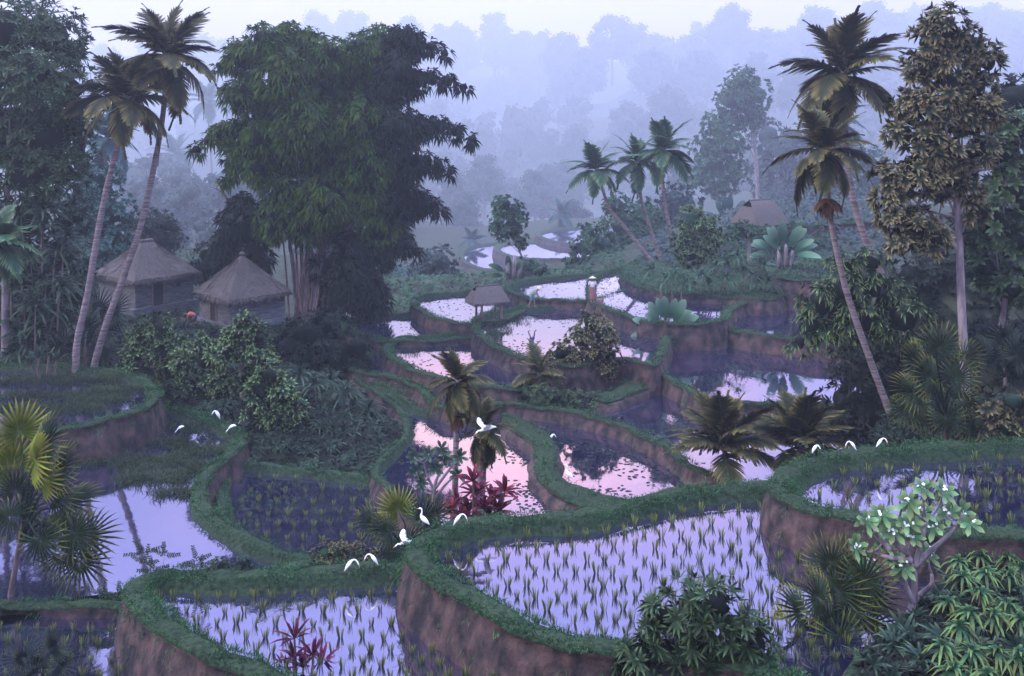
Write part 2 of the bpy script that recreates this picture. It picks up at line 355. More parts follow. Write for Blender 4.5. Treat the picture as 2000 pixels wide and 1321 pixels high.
defter('T18', 13.3, [(1212, 538), (1228, 520), (1262, 504), (1400, 490), (1530, 510), (1530, 578), (1400, 580), (1290, 571), (1235, 556)], .5, .15, 2, False)
defter('B3', 13.3, [(1640, 1400), (1662, 1300), (1730, 1240), (1800, 1175), (1870, 1120), (1960, 1085), (2150, 1075), (2250, 1200), (2250, 1480), (1640, 1480)], .4, .1, .8, False)
defter('B2', 15.5, [(1166, 776), (1200, 762), (1262, 734), (1290, 736), (1272, 754), (1206, 780), (1174, 786)], .3, .1, .8, False)
defter('B1', 15.85, [(985, 812), (1030, 826), (1070, 852), (1086, 885), (1082, 915), (1112, 945), (1180, 968), (1290, 985), (1330, 1010), (1240, 1010), (1150, 992), (1085, 965), (1050, 928), (1046, 890), (1040, 865), (1000, 838)], .5, .15, .8, False)
defter('T20', 15.05, [(1264, 706), (1275, 686), (1320, 672), (1420, 656), (1600, 650), (1700, 720), (1690, 790), (1560, 790), (1400, 788), (1330, 756), (1285, 730)], .42, .22)
defter('T19', 14.2, [(1410, 634), (1425, 610), (1470, 595), (1540, 584), (1660, 580), (1720, 640), (1660, 672), (1560, 664), (1480, 655), (1425, 645)], .5, .2)
defter('T21', 12.2, [(1514, 540), (1530, 524), (1600, 510), (1720, 505), (1740, 540), (1640, 550), (1560, 548)], .5, .2, 2.5, False)
defter('T22', 10.86, [(1476, 442), (1500, 428), (1560, 416), (1720, 410), (1760, 430), (1640, 438), (1540, 446), (1495, 452)], .5, .2, 3.0, False)
defter('F1', 35.20, [(893, 502), (906, 484), (960, 474), (1040, 468), (1090, 500), (1060, 525), (960, 528), (915, 518)], 1.6, .4, 4)
defter('F2', 33.75, [(964, 486), (990, 474), (1100, 470), (1190, 480), (1180, 500), (1080, 506), (1000, 502)], 1.6, .4, 4)
defter('F3', 32.90, [(1045, 458), (1075, 448), (1160, 442), (1240, 440), (1240, 465), (1140, 476), (1080, 472)], 1.6, .4, 4)
defter('F4', 35.88, [(880, 545), (900, 530), (1000, 520), (1080, 520), (1100, 545), (1000, 560), (900, 556)], 1.6, .4, 4)
defter('F5', 15.9, [(632, 600), (650, 585), (720, 578), (740, 600), (700, 622), (650, 618)], .6, .25, 2)

def inside(poly, p):
    x, y = p[:, 0], p[:, 1]; c = np.zeros(len(p), bool); a = poly; b = np.roll(poly, -1, 0)
    for (x1, y1), (x2, y2) in zip(a, b):
        if y1 == y2: continue
        m = ((y1 > y) != (y2 > y)) & (x < (x2-x1)*(y-y1)/(y2-y1)+x1); c ^= m
    return c
GA, GB, GC, GD = 'violet trees on the valley floor', 'blue trees on the middle ridge', 'pale trees on the far left ridge', 'misty trees on the right ridge'
FARS = []
for a in [
    (885, 330, 165, 'violet valley tree just right of the bamboo', 3, .75), (945, 300, 172, 'tallest violet valley tree, left of the pale valley palm', 0, .8), (1045, 330, 168, 'violet valley tree above the slender lopsided tree', 0, .75), (1000, 345, 185, 'narrow violet tree between two taller valley trees', 3, .8), (1090, 318, 180, 'broad pale-branched valley tree left of the trio palms', 2, .8), (905, 380, 150, 'low pale tree at the foot of the violet valley trees', 4, 1.0), (1120, 395, 140, 'whitish low tree beside the trio palms', 2, 1.0),
]: FARS.append((*a[:5], GA))
for a in [
    (1125, 240, 215, 'violet-blue tree rising above the leaning trio palm', 0, .6), (1225, 200, 225, 'violet-blue tree above the middle of the trio palms', 4, .6), (1310, 165, 220, 'tallest violet-blue tree above the trio palms', 1, .6), (1370, 205, 235, 'violet tree left of the tall slim tree', 3, .6), (1180, 275, 205, 'lower violet tree just over the trio palms', 2, .6), (1265, 260, 210, 'pale tree close behind the trio crowns', 1, .6),
]: FARS.append((*a[:5], GB))
for a in [
    (925, 180, 330, 'faint tree right of the bamboo crown', 0, .55), (975, 148, 340, 'faint double-crowned tree beyond the far terraces', 1, .55), (1035, 165, 345, 'faint tree at the left end of the far terraces', 4, .55), (905, 50, 520, 'palest tree at the crest, right of the bamboo', 0, .4), (965, 22, 540, 'palest tall tree on the far crest under the pink sky', 3, .45), (1020, 60, 540, 'palest bushy tree on the far crest', 1, .45), (690, 20, 560, 'palest tree above the middle of the bamboo', 1, .45), (620, 22, 560, 'palest tree above the left of the bamboo', 4, .45), (800, 30, 560, 'palest tree above the right of the bamboo', 0, .45), (860, 45, 560, 'palest small tree peeping over the bamboo shoulder', 3, .45), (440, 80, 480, 'palest tree between the tall palm and the bamboo', 2, .45), (205, 85, 480, 'palest tree beside the big left tree', 1, .45), (1060, 95, 500, 'palest tree behind the blue ridge end', 2, .45),
    (400, 300, 230, 'pale grey tree behind the broken dead tree', 1, .5), (335, 370, 190, 'light blue tree over the larger hut', 2, .6), (385, 400, 170, 'light blue tree between the huts and the bamboo', 4, .7), (450, 360, 210, 'pale lilac tree left of the bamboo foot', 0, .6), (290, 260, 300, 'faint lilac tree between the leaning palms', 1, .5), (265, 330, 200, 'pale blue tree behind the first leaning palm', 2, .6),
]: FARS.append((*a[:5], GC))
for a in [
    (1098, 62, 300, 'small rounded tree at the left end of the blue ridge', 1, .4), (1195, 32, 290, 'large blue tree crowning the ridge above the terraces', 2, .45), (1245, 45, 300, 'blue ridge tree right of the large blue one', 0, .45), (1150, 95, 280, 'blue ridge tree below and left of the large blue one', 4, .45), (1110, 125, 285, 'pale ridge tree above the far terraces', 1, .45), (1290, 70, 305, 'blue ridge tree in the middle of the crest', 2, .42), (1335, 72, 300, 'blue ridge tree beside the highest crown', 4, .42), (1425, 5, 285, 'highest blue crown of the right ridge', 1, .5), (1390, 50, 310, 'blue ridge tree left of the highest crown', 0, .42), (1480, 60, 290, 'blue ridge tree right of the highest crown', 2, .45), (1275, 95, 262, 'white-branched ridge tree in front of the blue crest', 1, .5), (1360, 100, 258, 'white-branched ridge tree in front of the highest crown', 2, .45), (1540, 55, 300, 'blue tree left of the tallest right palm', 4, .42), (1480, 100, 240, 'violet tree above the tall slim tree', 0, .5),
    (1600, 10, 290, 'blue tree behind the tallest right palm crown', 1, .45), (1700, 5, 290, 'blue tree right of the tallest right palm crown', 2, .45), (1755, 30, 300, 'blue tree left of the golden rosette tree', 4, .42), (1930, 5, 290, 'blue tree right of the golden rosette tree top', 1, .42), (1985, 25, 300, 'blue tree at the right edge of the sky', 2, .42), (1650, 70, 250, 'violet tree behind the upper palm fronds', 0, .5), (1720, 120, 230, 'violet tree between the palm and the golden tree', 3, .6), (1560, 130, 210, 'dark violet tree left of the lower palm crown', 1, .55), (1790, 40, 270, 'blue tree touching the golden rosette tree', 0, .45),
]: FARS.append((*a[:5], GD))

FAR_H = {GA: 140, GB: 140, GC: 120, GD: 128}
# ------------------------------------------------------------------ the lie of the land
ctrl = []
for u, v, h in [(480, 905, 16.6), (620, 922, 16.7), (745, 905, 16.6), (770, 840, 16.4), (720, 765, 16.3), (560, 870, 16.3), (640, 820, 15.9), (560, 800, 15.6), (500, 870, 16.3),
                (420, 800, 15.4), (340, 760, 15.0), (420, 720, 14.9), (520, 720, 14.9), (620, 740, 15.5), (690, 710, 16.2), (300, 680, 14.8), (400, 650, 14.55), (480, 640, 14.5), (560, 640, 14.7),
                (640, 640, 15.2), (260, 630, 14.6), (150, 640, 14.3), (0, 640, 13.8), (-150, 600, 12.5), (380, 600, 14.5), (480, 590, 14.5), (300, 560, 14.6), (100, 560, 14),
                (1480, 960, 14.6), (1420, 900, 14.9), (1560, 930, 14.4), (1700, 960, 13.9), (1850, 990, 13.4), (2050, 960, 13), (1680, 830, 14.0), (1800, 800, 12.6), (1950, 800, 12.2),
                (1700, 700, 12.2), (1800, 660, 11.2), (1950, 640, 10.2), (1760, 560, 10.2), (1900, 520, 9.0), (2100, 560, 9), (1700, 480, 9.5), (1850, 430, 8.0),
                (1290, 505, 11.0), (1350, 530, 11.5), (1450, 540, 11.4), (1480, 500, 11.0), (1400, 470, 10.6), (1300, 470, 11.2), (1450, 440, 10.2), (1250, 490, 12),
                (1560, 400, 8.6), (1700, 395, 8.4), (1130, 540, 13.9), (1030, 535, 14.0), (1200, 480, 13), (780, 600, 16), (860, 595, 16.2), (700, 600, 16.2),
                (950, 450, 17), (860, 480, 17.5), (1060, 790, 16), (1130, 785, 15.9), (1030, 760, 15.9)]:
    p = on(u, v, h); k = fy(p[1])/p[1]; ctrl.append((p[0]*k, p[1]*k, h*k))
for X, Y, h in [(-60, 30, 17.5), (60, 25, 14.5), (0, 20, 17.5), (-30, 22, 17.5), (10, 26, 16.5), (20, 24, 15.5), (-90, 70, 11), (80, 60, 7), (-60, 95, 15), (-20, 110, 17), (-100, 130, 14), (-50, 140, 17), (0, 150, 18), (30, 130, 15), (55, 105, 9.8), (90, 110, 7),
                (-120, 210, 14), (-40, 210, 18), (10, 200, 18), (50, 180, 16), (100, 180, 8), (160, 200, 2), (-150, 320, 8), (-50, 320, 13), (10, 290, 15), (45, 330, 6), (70, 280, 9), (120, 300, 0), (200, 300, -6),
                (-260, 450, -2), (-80, 480, 2), (40, 460, -4), (120, 450, -14), (260, 450, -20), (-200, 700, -22), (0, 700, -20), (200, 700, -36), (400, 600, -40), (-420, 600, -20), (0, 1100, -30), (-500, 1100, -30), (500, 1100, -50),
                (-300, 100, 6), (300, 100, 0), (-100, -20, 14), (100, -20, 12), (0, -30, 15), (300, -40, 10), (-300, -40, 10)]:
    k = fy(Y)/Y; ctrl.append((X*k, Y*k, h*k))
for u, v, Y, lb_, vr, gp_ in FARS:
    Y = fy(Y); ctrl.append(((u-U0)/F*Y, Y, (v+FAR_H[gp_]-VH)/F*Y))
for u in range(-800, 2900, 150): ctrl.extend(((u-U0)/F*Y, Y, (v+15*math.sin(u*.013)-VH)/F*Y) for Y, v in ((1880, 128), (2050, 110)))
for u in (1010, 1080, 1150, 1220):
    for Y, v in ((290, 350), (360, 300), (430, 240)): Y = fy(Y); ctrl.append(((u-U0)/F*Y, Y, (v-VH)/F*Y))
for u in (860, 920, 980, 1040, 1100, 1160):
    for Y, v in ((96, 590), (120, 580), (160, 560), (205, 545)): ctrl.append(((u-U0)/F*Y, Y, (v-VH)/F*Y))
for u, v, Y in ((1400, 468, 88), (1450, 466, 90), (1484, 462, 91), (1484, 442, 96), (1440, 446, 95), (1400, 450, 97), (1530, 441, 97)): ctrl.append(((u-U0)/F*Y, Y, (v-VH)/F*Y))
for t in TER.values():
    st = max(1, int(2.5/t['ds'])); q = (t['r']-t['out']*.8)[::st]
    for x, y in q: ctrl.append((x, y, t['h']+.9))
ctrl = np.array(ctrl)
def ground_h(p):
    """depth below the eye of the bare land at points (N,2)"""
    p = np.asarray(p, float); o = np.empty(len(p))
    for a in range(0, len(p), 4000):
        d2 = ((p[a:a+4000, None]-ctrl[None, :, :2])**2).sum(2)+.3; w = d2**-2.0
        o[a:a+4000] = (w*ctrl[:, 2]).sum(1)/w.sum(1)
    return o
def ground_full(p):
    h = ground_h(p)
    for t in TER.values():
        m = inside(t['r'], p)
        top = t['h']+.7 if t['water'] else t['h']+.4
        if t['water']: h[m] = np.maximum(h[m], top)
    return h
def gz(x, y): return CZ-ground_h(np.array([[x, y]]))[0]
xs = np.concatenate([np.linspace(-2030, -75, 54), np.arange(-70, 70.1, .9), np.linspace(75, 2030, 54)])
ys = np.concatenate([np.linspace(-60, 18, 14), np.arange(20, 126, .9), np.geomspace(128, 2080, 66)])
gx, gy = np.meshgrid(xs, ys, indexing='ij'); gp = np.stack([gx.ravel(), gy.ravel()], 1)
gh = ground_full(gp)
gm = MB(); nx, ny = gx.shape; ii, jj = np.meshgrid(np.arange(nx-1), np.arange(ny-1), indexing='ij'); ii = ii.ravel(); jj = jj.ravel()
bumpz = .12*np.sin(gp[:, 0]*1.3)*np.sin(gp[:, 1]*1.1)
gm.add(np.stack([gp[:, 0], gp[:, 1], CZ-gh+bumpz], 1), np.stack([ii*ny+jj, (ii+1)*ny+jj, (ii+1)*ny+jj+1, ii*ny+jj+1], 1), None, 0, True)
tag(gm.build('ground', M['soil']), kind='structure')

GRASS_DENS = {'T1': 90, 'T2': 430, 'T3': 430, 'T4': 330, 'T5': 260, 'T6': 200, 'T8': 200, 'T9': 120, 'T12': 170}
def build_terrace(key):
    t = TER[key]; r, out, bw, wd, drop, h = t['r'], t['out'], t['bw'], t['wd'], t['drop'], t['h']
    z0 = CZ-h; n = len(r); s = np.arange(n)*t['ds']
    def wob(f, ph): return np.sin(s*f+ph)+.6*np.sin(s*f*2.3+ph*2)+.4*np.sin(s*f*4.1+1.3*ph)
    w1 = wob(1.1, len(key)+h)*.05; w2 = wob(2.6, h*3)*.045
    prof = [(.42, -drop), (.38, -drop*.8), (.33, -drop*.62), (.29, -drop*.46), (.22, -drop*.32), (.14, -drop*.2), (.05, -drop*.11), (0, -.12)]
    rings = []
    for o, dz in prof:
        k = o + (w1+w2*(1-abs(dz+drop*.4)/drop))*(1.0 if dz < -.15 else .3); rings.append(np.c_[r+out*k[:, None], np.full(n, z0+dz)])
    nw = len(rings)
    topn = wob(1.7, 2)*.045
    for o, dz in [(.07, -.03), (.03, .05), (-.25*bw, .10), (-.6*bw, .10), (-.9*bw, .03), (-bw, -.08), (-bw-.45, -wd-.30)][:7 if t['water'] else 4]:
        rings.append(np.c_[r+out*o, z0+dz+topn])
    V = np.concatenate(rings); m = len(rings); mb = MB(); j = np.arange(n); k = (j+1) % n
    fw = np.concatenate([np.stack([i*n+j, i*n+k, (i+1)*n+k, (i+1)*n+j], 1) for i in range(m-1)])
    mb.add(V, fw[:(nw)*n], None, 0, True); mb.f.append((fw[nw*n:], 1, True))
    if not t['water']:
        mb.f.append(((m-1)*n+np.arange(n)[None], 1, True))
    tag(mb.build('terrace_bank', [M['earth'], M['turf']]), kind='structure')
    if t['water']:
        p = r-out*(bw+.06)
        # drop points the inward offset has folded over
        good = inside(r, p)
        d = np.sqrt(((p[:, None]-r[None])**2).sum(2).min(1)); good &= d > bw*.9
        p = p[good]
        wm = MB(); wm.add(np.c_[p, np.full(len(p), z0-wd)], np.arange(len(p))[None])
        tag(wm.build('water', M['water']), kind='structure')
        t['wp'] = p
def o3(o): return np.c_[o*.5, np.full(len(o), .2)]
def grass_on(key):
    t = TER[key]; r, out, bw, h = t['r'], t['out'], t['bw'], t['h']; z0 = CZ-h
    dens = GRASS_DENS.get(key, 0 if key[0] == 'F' or key == 'B3' else 120)
    if not dens: return
    n = len(r); N_ = int(dens*bw*n*t['ds'])
    i = rng.integers(0, n, N_); f = rng.random(N_)[:, None]; p = r[i]*(1-f)+np.roll(r, -1, 0)[i]*f; o = out[i]
    off = np.where(rng.random(N_) < .75, rng.uniform(-bw*1.0, .14, N_), rng.uniform(-bw*1.25, -bw*.7, N_)); p = p+o*off[:, None]
    vis = (p[:, 1] > 20) & (np.abs(p[:, 0]) < p[:, 1]*.56+1)
    p, o, off = p[vis], o[vis], off[vis]; N_ = len(p)
    z = z0+.09-.2*np.clip(off, 0, 1)-.25*(np.clip(-off/bw-.8, 0, 1))
    d = np.c_[o*(np.where(off > -.3*bw, .55, -.5))[:, None], np.ones(N_)]+rng.normal(0, .38, (N_, 3)); d[:, 2] = np.abs(d[:, 2])+.25
    nn = rng.normal(size=(N_, 3)); dist = p[:, 1]; tall = rng.random(N_) < .10
    d[tall] += o3(o[tall])
    sc = np.clip(dist/40, .75, 1.35)
    cl_ = .75+.45*np.sin(p[:, 0]*2.1+1)*np.sin(p[:, 1]*2.7)+.35*np.sin(p[:, 0]*6.3)*np.sin(p[:, 1]*5.1+2); cl_ = np.clip(cl_*rng.lognormal(0, .3, N_), .25, 2.2)*np.where(tall, 1.9, 1)
    mb = MB()
    if key in ('T1', 'T2', 'T3', 'T4', 'T5', 'T6', 'T12', 'T20'):
        nw_ = int(n*t['ds']*3.0); iw = np.repeat(rng.integers(0, n, nw_), 7); zz = np.repeat(rng.random(nw_)**1.6*1.5+.12, 7); m7 = len(iw)
        pw = r[iw]+out[iw]*(.03+.17*zz[:, None])+rng.normal(0, .09, (m7, 2)); vw = (pw[:, 1] > 20) & (np.abs(pw[:, 0]) < pw[:, 1]*.56+1)
        leaves(mb, np.c_[pw, z0-zz+rng.normal(0, .05, m7)][vw], (np.c_[out[iw]*.9, np.full(m7, .35)]+rng.normal(0, .4, (m7, 3)))[vw], rng.normal(size=(m7, 3))[vw], rng.uniform(.08, .26, m7)[vw], .022, .9, 0, BLADE)
    leaves(mb, np.c_[p, z-.02], d, nn, rng.uniform(.11, .27, N_)*sc**.5*cl_, .026*sc, .45, 0, BLADE)
    tag(mb.build('grass', M['grass']), kind='stuff')
for k in TER: build_terrace(k)
for k in TER: grass_on(k)

def empty_base(u, Y): 
    x = (u-U0)/F*Y; return (x, Y, gz(x, Y))

# ------------------------------------------------------------------ haze
def build_haze():
    mb = MB(); x0, x1, y0, y1, z0, z1 = -2050, 2050, -80, 2100, -110, 232
    v = [(x0, y0, z0), (x1, y0, z0), (x1, y1, z0), (x0, y1, z0), (x0, y0, z1), (x1, y0, z1), (x1, y1, z1), (x0, y1, z1)]
    mb.add(v, np.array([[0, 3, 2, 1], [4, 5, 6, 7], [0, 1, 5, 4], [1, 2, 6, 5], [2, 3, 7, 6], [3, 0, 4, 7]]))
    m = bpy.data.materials.new('morning_haze'); m.use_nodes = True; nt = m.node_tree; nt.nodes.clear()
    pv = N(nt, 'ShaderNodeVolumePrincipled'); pv.inputs['Color'].default_value = (.82, .895, 1.0, 1); pv.inputs['Density'].default_value = 0.0008
    pv.inputs['Anisotropy'].default_value = .55
    mo = N(nt, 'ShaderNodeOutputMaterial'); nt.links.new(pv.outputs[0], mo.inputs['Volume'])
    tag(mb.build('haze', m), kind='stuff')
build_haze()
#@@OBJECTS@@
# ------------------------------------------------------------------ plant builders
def frond_mesh(name, mats, L=1.0, droop=.55, n=38, ll=.29, lw=.042, hang=.35, fold=.2):
    """a feather frond along +X (unit length), leaflets both sides, drooping tip"""
    mb = MB(); t = np.linspace(0, 1, 14)
    def rach(t): return np.c_[L*t*(1-.16*droop*t*t), np.zeros_like(t), -droop*L*t**2.1*.62+.05*np.sin(t*3.1)]
    tube(mb, rach(t), np.linspace(.016, .004, 14)*L, 5)
    tt = np.linspace(.10, .99, n)
    for sg in (-1, 1):
        b = rach(tt); tn = nrm(rach(tt+.01)-rach(tt-.01)); side = np.tile([0, sg, 0.], (n, 1))
        upv = nrm(np.cross(tn, side)*sg)
        a = np.radians(np.linspace(72, 32, n))[:, None]
        d = np.cos(a)*tn+np.sin(a)*side*1.0+upv*fold+rng.normal(0, .05, (n, 3)); d[:, 2] -= hang*.5
        Ls = ll*L*(np.sin(np.clip(tt*1.08+.10, 0, 1)*np.pi)**.55*.9+.12)*rng.uniform(.85, 1.1, n)
        leaves(mb, b, d, upv+rng.normal(0, .15, (n, 3)), Ls, lw*L*rng.uniform(.8, 1.2, n), hang*.55, 0, BLADE)
    return mb.mesh(name, mats)
def fan_mesh(name, mats, n=25, arc=285, pet=.55, split=.42, w=1.0, cup=.22, droop=.16):
    """a pleated fan leaf, petiole along +X from the origin, blade radius 1"""
    mb = MB(); tube(mb, [(0, 0, 0), (pet*.5, 0, .02), (pet, 0, 0)], [.03, .024, .02], 5)
    a = np.radians(np.linspace(-arc/2, arc/2, n)); c = np.array([pet, 0, 0.])
    dl = np.radians(arc/(n-1))/2
    for x in a:
        Lr = 1.0*(.80+.20*np.cos(x*.55))*rng.uniform(.94, 1.04)
        d = np.array([np.cos(x), np.sin(x), 0]); s = np.array([-np.sin(x), np.cos(x), 0])
        def P(r, off, z=0): return c+d*r+s*off+np.array([0, 0, cup*r*(1-r)*1.2-droop*r**2+z])
        ws = split*Lr*np.tan(dl)*1.02
        v = [P(.02, 0), P(split*Lr, -ws, -.02), P(split*Lr, 0, .025), P(split*Lr, ws, -.02),
             P(.74*Lr, -ws*.80, -.03), P(.74*Lr, 0, .02), P(.74*Lr, ws*.80, -.03), P(Lr, 0, -.05)]
        mb.add(v, [np.array([[0, 1, 2], [0, 2, 3], [4, 7, 5], [5, 7, 6]]), np.array([[1, 4, 5, 2], [2, 5, 6, 3]])], [0, .42, .42, .42, .75, .75, .75, 1])
    return mb.mesh(name, mats)
def yz_rot(az, el, roll=0):
    """rotation taking +X to azimuth az / elevation el (degrees)"""
    return (Matrix.Rotation(R(az), 4, 'Z') @ Matrix.Rotation(R(-el), 4, 'Y') @ Matrix.Rotation(R(roll), 4, 'X')).to_euler()
FR = {}
def fronds_for(mkey):
    if mkey not in FR: FR[mkey] = [frond_mesh('frond_'+mkey, M[mkey], droop=d, hang=h) for d, h in ((.25, .25), (.55, .4), (.85, .5), (1.05, .6))]
    return FR[mkey]
def coconut(path, Y, frond_px, label, mkey='l_palm', nf=17, trunk_px=9, dy=0, group=None, skirt=None, seed=0, lean=None, nuts=False, name='coconut_palm', elmin=-30):
    """path: trunk in the photo from foot to crown"""
    rg = np.random.default_rng(seed+11); Y = fy(Y)
    pts = np.array([px(u, v, Y+dy*i/(len(path)-1)) for i, (u, v) in enumerate(path)])
    g = gz(pts[0][0], pts[0][1]); b = pts[0].copy()
    if g < b[2]-.15: pts = np.vstack([[b[0], b[1], g-.1], pts])
    base = Vector(pts[0]); o = thing(name, base, label, 'palm tree', group)
    P_ = spline(pts-pts[0], 26); r0 = trunk_px/F*Y/2
    rad = np.linspace(1.25, .8, 26)*r0; rad[0] *= 1.5; rad[1] *= 1.15
    rad = rad*(1+.06*np.sin(np.arange(26)*2.6))
    mb = MB(); tube(mb, P_, rad, 9)
    local('trunk', mb.mesh('palm_trunk', M['trunk_palm']), o)
    top = P_[-1]; Lf = frond_px/F*Y; ms = fronds_for(mkey)
    for i in range(nf):
        k = i/(nf-1); el = 72-(72-elmin)*k**.9+rg.normal(0, 5); az_ = i*137.5+rg.normal(0, 9)+seed*40
        m = ms[0] if el > 50 else ms[1] if el > 15 else ms[2] if el > -22 else ms[3]
        L = Lf*rg.uniform(.95, 1.2)*(1.0 if el < 70 else .8)
        local('frond', m, o, tuple(top+np.array([0, 0, -.12*Lf*k])), yz_rot(az_, el, rg.normal(0, 14)), L)
    if skirt:
        md = fronds_for('l_palm_dry')
        u, v = skirt; c = px(u, v, Y+dy*.6)-pts[0]
        for i in range(9): local('dry_frond', md[3], o, tuple(c), yz_rot(i*40+rg.normal(0, 8), rg.uniform(-50, 15)), Lf*.42)
    if nuts:
        for i in range(5):
            nb = MB(); lumpy(nb, np.zeros(3), .13, 0, 2, .03); a = i*1.26
            local('coconut', nb.mesh('coconut', M['trunk_palm']), o, tuple(top+np.array([.28*np.cos(a), .28*np.sin(a), -.35])))
    return o
def tree(label, lobes, Y, mat, leaf_px=12, width=.34, trunk=None, branches=(), trunk_px=9, bark='trunk_pale', k=8, dens=1.0, depth=.5, name='broadleaf_tree', cat='tree', group=None, spread=66, droop=.15, up=.35, core='l_dusky', prof=LANCE, base=None, core_r=.55, cull=False):
    """crown lobes (u, v, radius) and limbs traced at the tree's own distance Y"""
    Y = fy(Y); Lw = leaf_px/F*Y; lb = lobes_px(lobes, Y, depth)
    if trunk:
        pts = np.array([px(u, v, Y) for u, v in trunk]); g = gz(pts[0][0], pts[0][1])
        if g < pts[0][2]-.1: pts = np.vstack([[pts[0][0], pts[0][1], g-.1], pts])
    else:
        c = np.mean([l[0] for l in lb], 0); lo = min(l[0][2]-l[1] for l in lb); g = gz(c[0], c[1])
        pts = np.array([[c[0], c[1], min(g, lo)-.05], [c[0]+.05, c[1], (min(g, lo)+c[2])/2], c])
    o = thing(name, Vector(pts[0]), label, cat, group); b0 = pts[0]
    mb = MB(); r0 = trunk_px/F*Y/2
    P_ = spline(pts, 18); tube(mb, P_-b0, np.linspace(1.2, .55, 18)*r0, 8)
    for br in branches:
        q = np.array([px(u, v, Y+(0 if i == 0 else rng.uniform(-.25, .1))) for i, (u, v) in enumerate(br)])
        tube(mb, spline(q, 12)-b0, np.linspace(.6, .2, 12)*r0, 6)
    # hidden limbs reaching into every lobe
    for c, r in lb:
        a = P_[rng.integers(9, 17)]; tube(mb, spline([a-b0, (a+c)/2-b0+np.array([0, 0, -.1*r]), c-b0], 6), np.linspace(.35, .12, 6)*r0, 5)
    local('trunk', mb.mesh('tree_trunk', M[bark]), o)
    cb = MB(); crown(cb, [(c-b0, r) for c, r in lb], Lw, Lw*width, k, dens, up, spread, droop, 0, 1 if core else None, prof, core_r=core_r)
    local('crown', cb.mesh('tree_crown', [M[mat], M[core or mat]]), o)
    return o
def fan_palm(label, leaves_px, base, Y, r_px, mat='l_fan', bright=(), group=None, stems=1, seed=0, name='fan_palm', mesh_kw={}):
    r_px *= .84; mesh_kw = mesh_kw or {'split': .30, 'n': 23}
    rg = np.random.default_rng(seed+3)
    key = mat+str(mesh_kw)
    if key not in FR: FR[key] = fan_mesh('fan_'+mat, M[mat], **mesh_kw)
    if 'fb' not in FR: FR['fb'] = fan_mesh('fan_bright', M['l_fan_bright'])
    b = px(*base, Y); g = gz(b[0], b[1]); b[2] = min(b[2], g) if g < b[2] else b[2]
    o = thing(name, Vector(b), label, 'palm', group); s = r_px/F*Y
    mb = MB(); cu = np.mean([l[0] for l in leaves_px]); cv = np.mean([l[1] for l in leaves_px])
    heart = px(base[0]*.6+cu*.4, cv+r_px*.6, Y)
    tube(mb, spline([np.zeros(3), (heart-b)*.5, heart-b], 10), np.linspace(.12, .07, 10)*(s/1.1), 8)
    local('stem', mb.mesh('palm_stem', M['trunk_dark']), o)
    for i, l in enumerate(leaves_px):
        u, v = l[:2]; dY = rg.uniform(-.9, .9)*s; c = px(u, v, Y+dY)-b
        h = heart-b; dv = c-h; az_ = math.degrees(math.atan2(dv[1], dv[0])); 
        # direction in the picture plane from the heart; the blade tips toward the light and the open side
        dx = u-(base[0]*.6+cu*.4); dz = -(v-(cv+r_px*.6)); pa = math.degrees(math.atan2(dz, dx))+rg.normal(0, 6)
        tilt = rg.uniform(28, 62)
        # local +X = petiole direction, local +Z = blade normal: face it up and outwards
        X = Vector((math.cos(R(pa)), -.18, math.sin(R(pa)))).normalized()
        nrmv = Vector((rg.normal(0, .25), -math.cos(R(tilt)), math.sin(R(tilt))))
        Z = (nrmv-X*nrmv.dot(X)).normalized(); Yv = Z.cross(X)
        mt = Matrix((X, Yv, Z)).transposed().to_4x4()
        sc = s*rg.uniform(.85, 1.12)
        org = c-np.array(X)*.62*sc
        local('fan_leaf', FR['fb'] if i in bright else FR[key], o, tuple(org), mt.to_euler(), sc)
        pm = MB(); tube(pm, spline([h*.75, (h+org)/2+np.array([0, 0, .05]), org], 8), np.linspace(.05, .025, 8)*s, 5)
        local('petiole', pm.mesh('petiole', M['l_fan_dark']), o)
    return o
def small_palm(label, crown_px, Y, frond_px, mat='l_palm', nf=18, base=None, seed=0, group=None, name='feather_palm', trunk_px=12, skirt=None, elmin=-50):
    base = base or (crown_px[0], crown_px[1]+frond_px)
    return coconut([base, ((base[0]+crown_px[0])/2, (base[1]+crown_px[1])/2+4), crown_px], Y, frond_px, label, mat, nf, trunk_px, group=group, seed=seed, name=name, skirt=skirt, elmin=elmin)
def spiky(label, heads, base, Y, L_px, mat, k=22, width=.10, droop=.55, spread=60, name='spiky_shrub', cat='shrub', bark='trunk_dark', trunk_px=7, group=None, prof=LANCE, up=1.4, dspread=26, bank=None):
    """bare stems each ending in a head of strap leaves; heads at photo points"""
    b = px(*base, Y); g = gz(b[0], b[1]); b[2] = min(b[2], g)
    o = thing(name, Vector(b), label, cat, group); L = L_px/F*Y; r0 = trunk_px/F*Y/2
    mb = MB(); lm = []
    fork = np.array([0, 0, .0])
    for u, v in heads:
        c = px(u, v, Y+rng.uniform(-.6, .6)*L if bank is None else F*bank/(v-VH))-b; foot = np.array([c[0]*.86, c[1]*.9, max(c[2]-1.5*L, min(0., c[2]-.1))]); foot = foot if np.hypot(c[0], c[2]) > 2.2*L else fork; mid = (c+foot)/2+np.array([-c[0]*.05, 0, .02]); tube(mb, spline([foot, mid, c], 9), np.linspace(1.1, .55, 9)*r0, 6)
        hb = MB(); ax = np.array([[c[0]*.15+rng.normal(0, .12), -.25, up]])
        for q, sp in ((int(k*.3), spread*.45), (int(k*.7), spread)):
            if q: rosettes(hb, [c], ax, q, L, L*width, sp, droop, 0, prof, dspread*.5)
        lm.append(hb)
    local('stem', mb.mesh('stems', M[bark]), o)
    for hb in lm: local('leaf_head', hb.mesh('leaf_head', M[mat]), o)
    return o
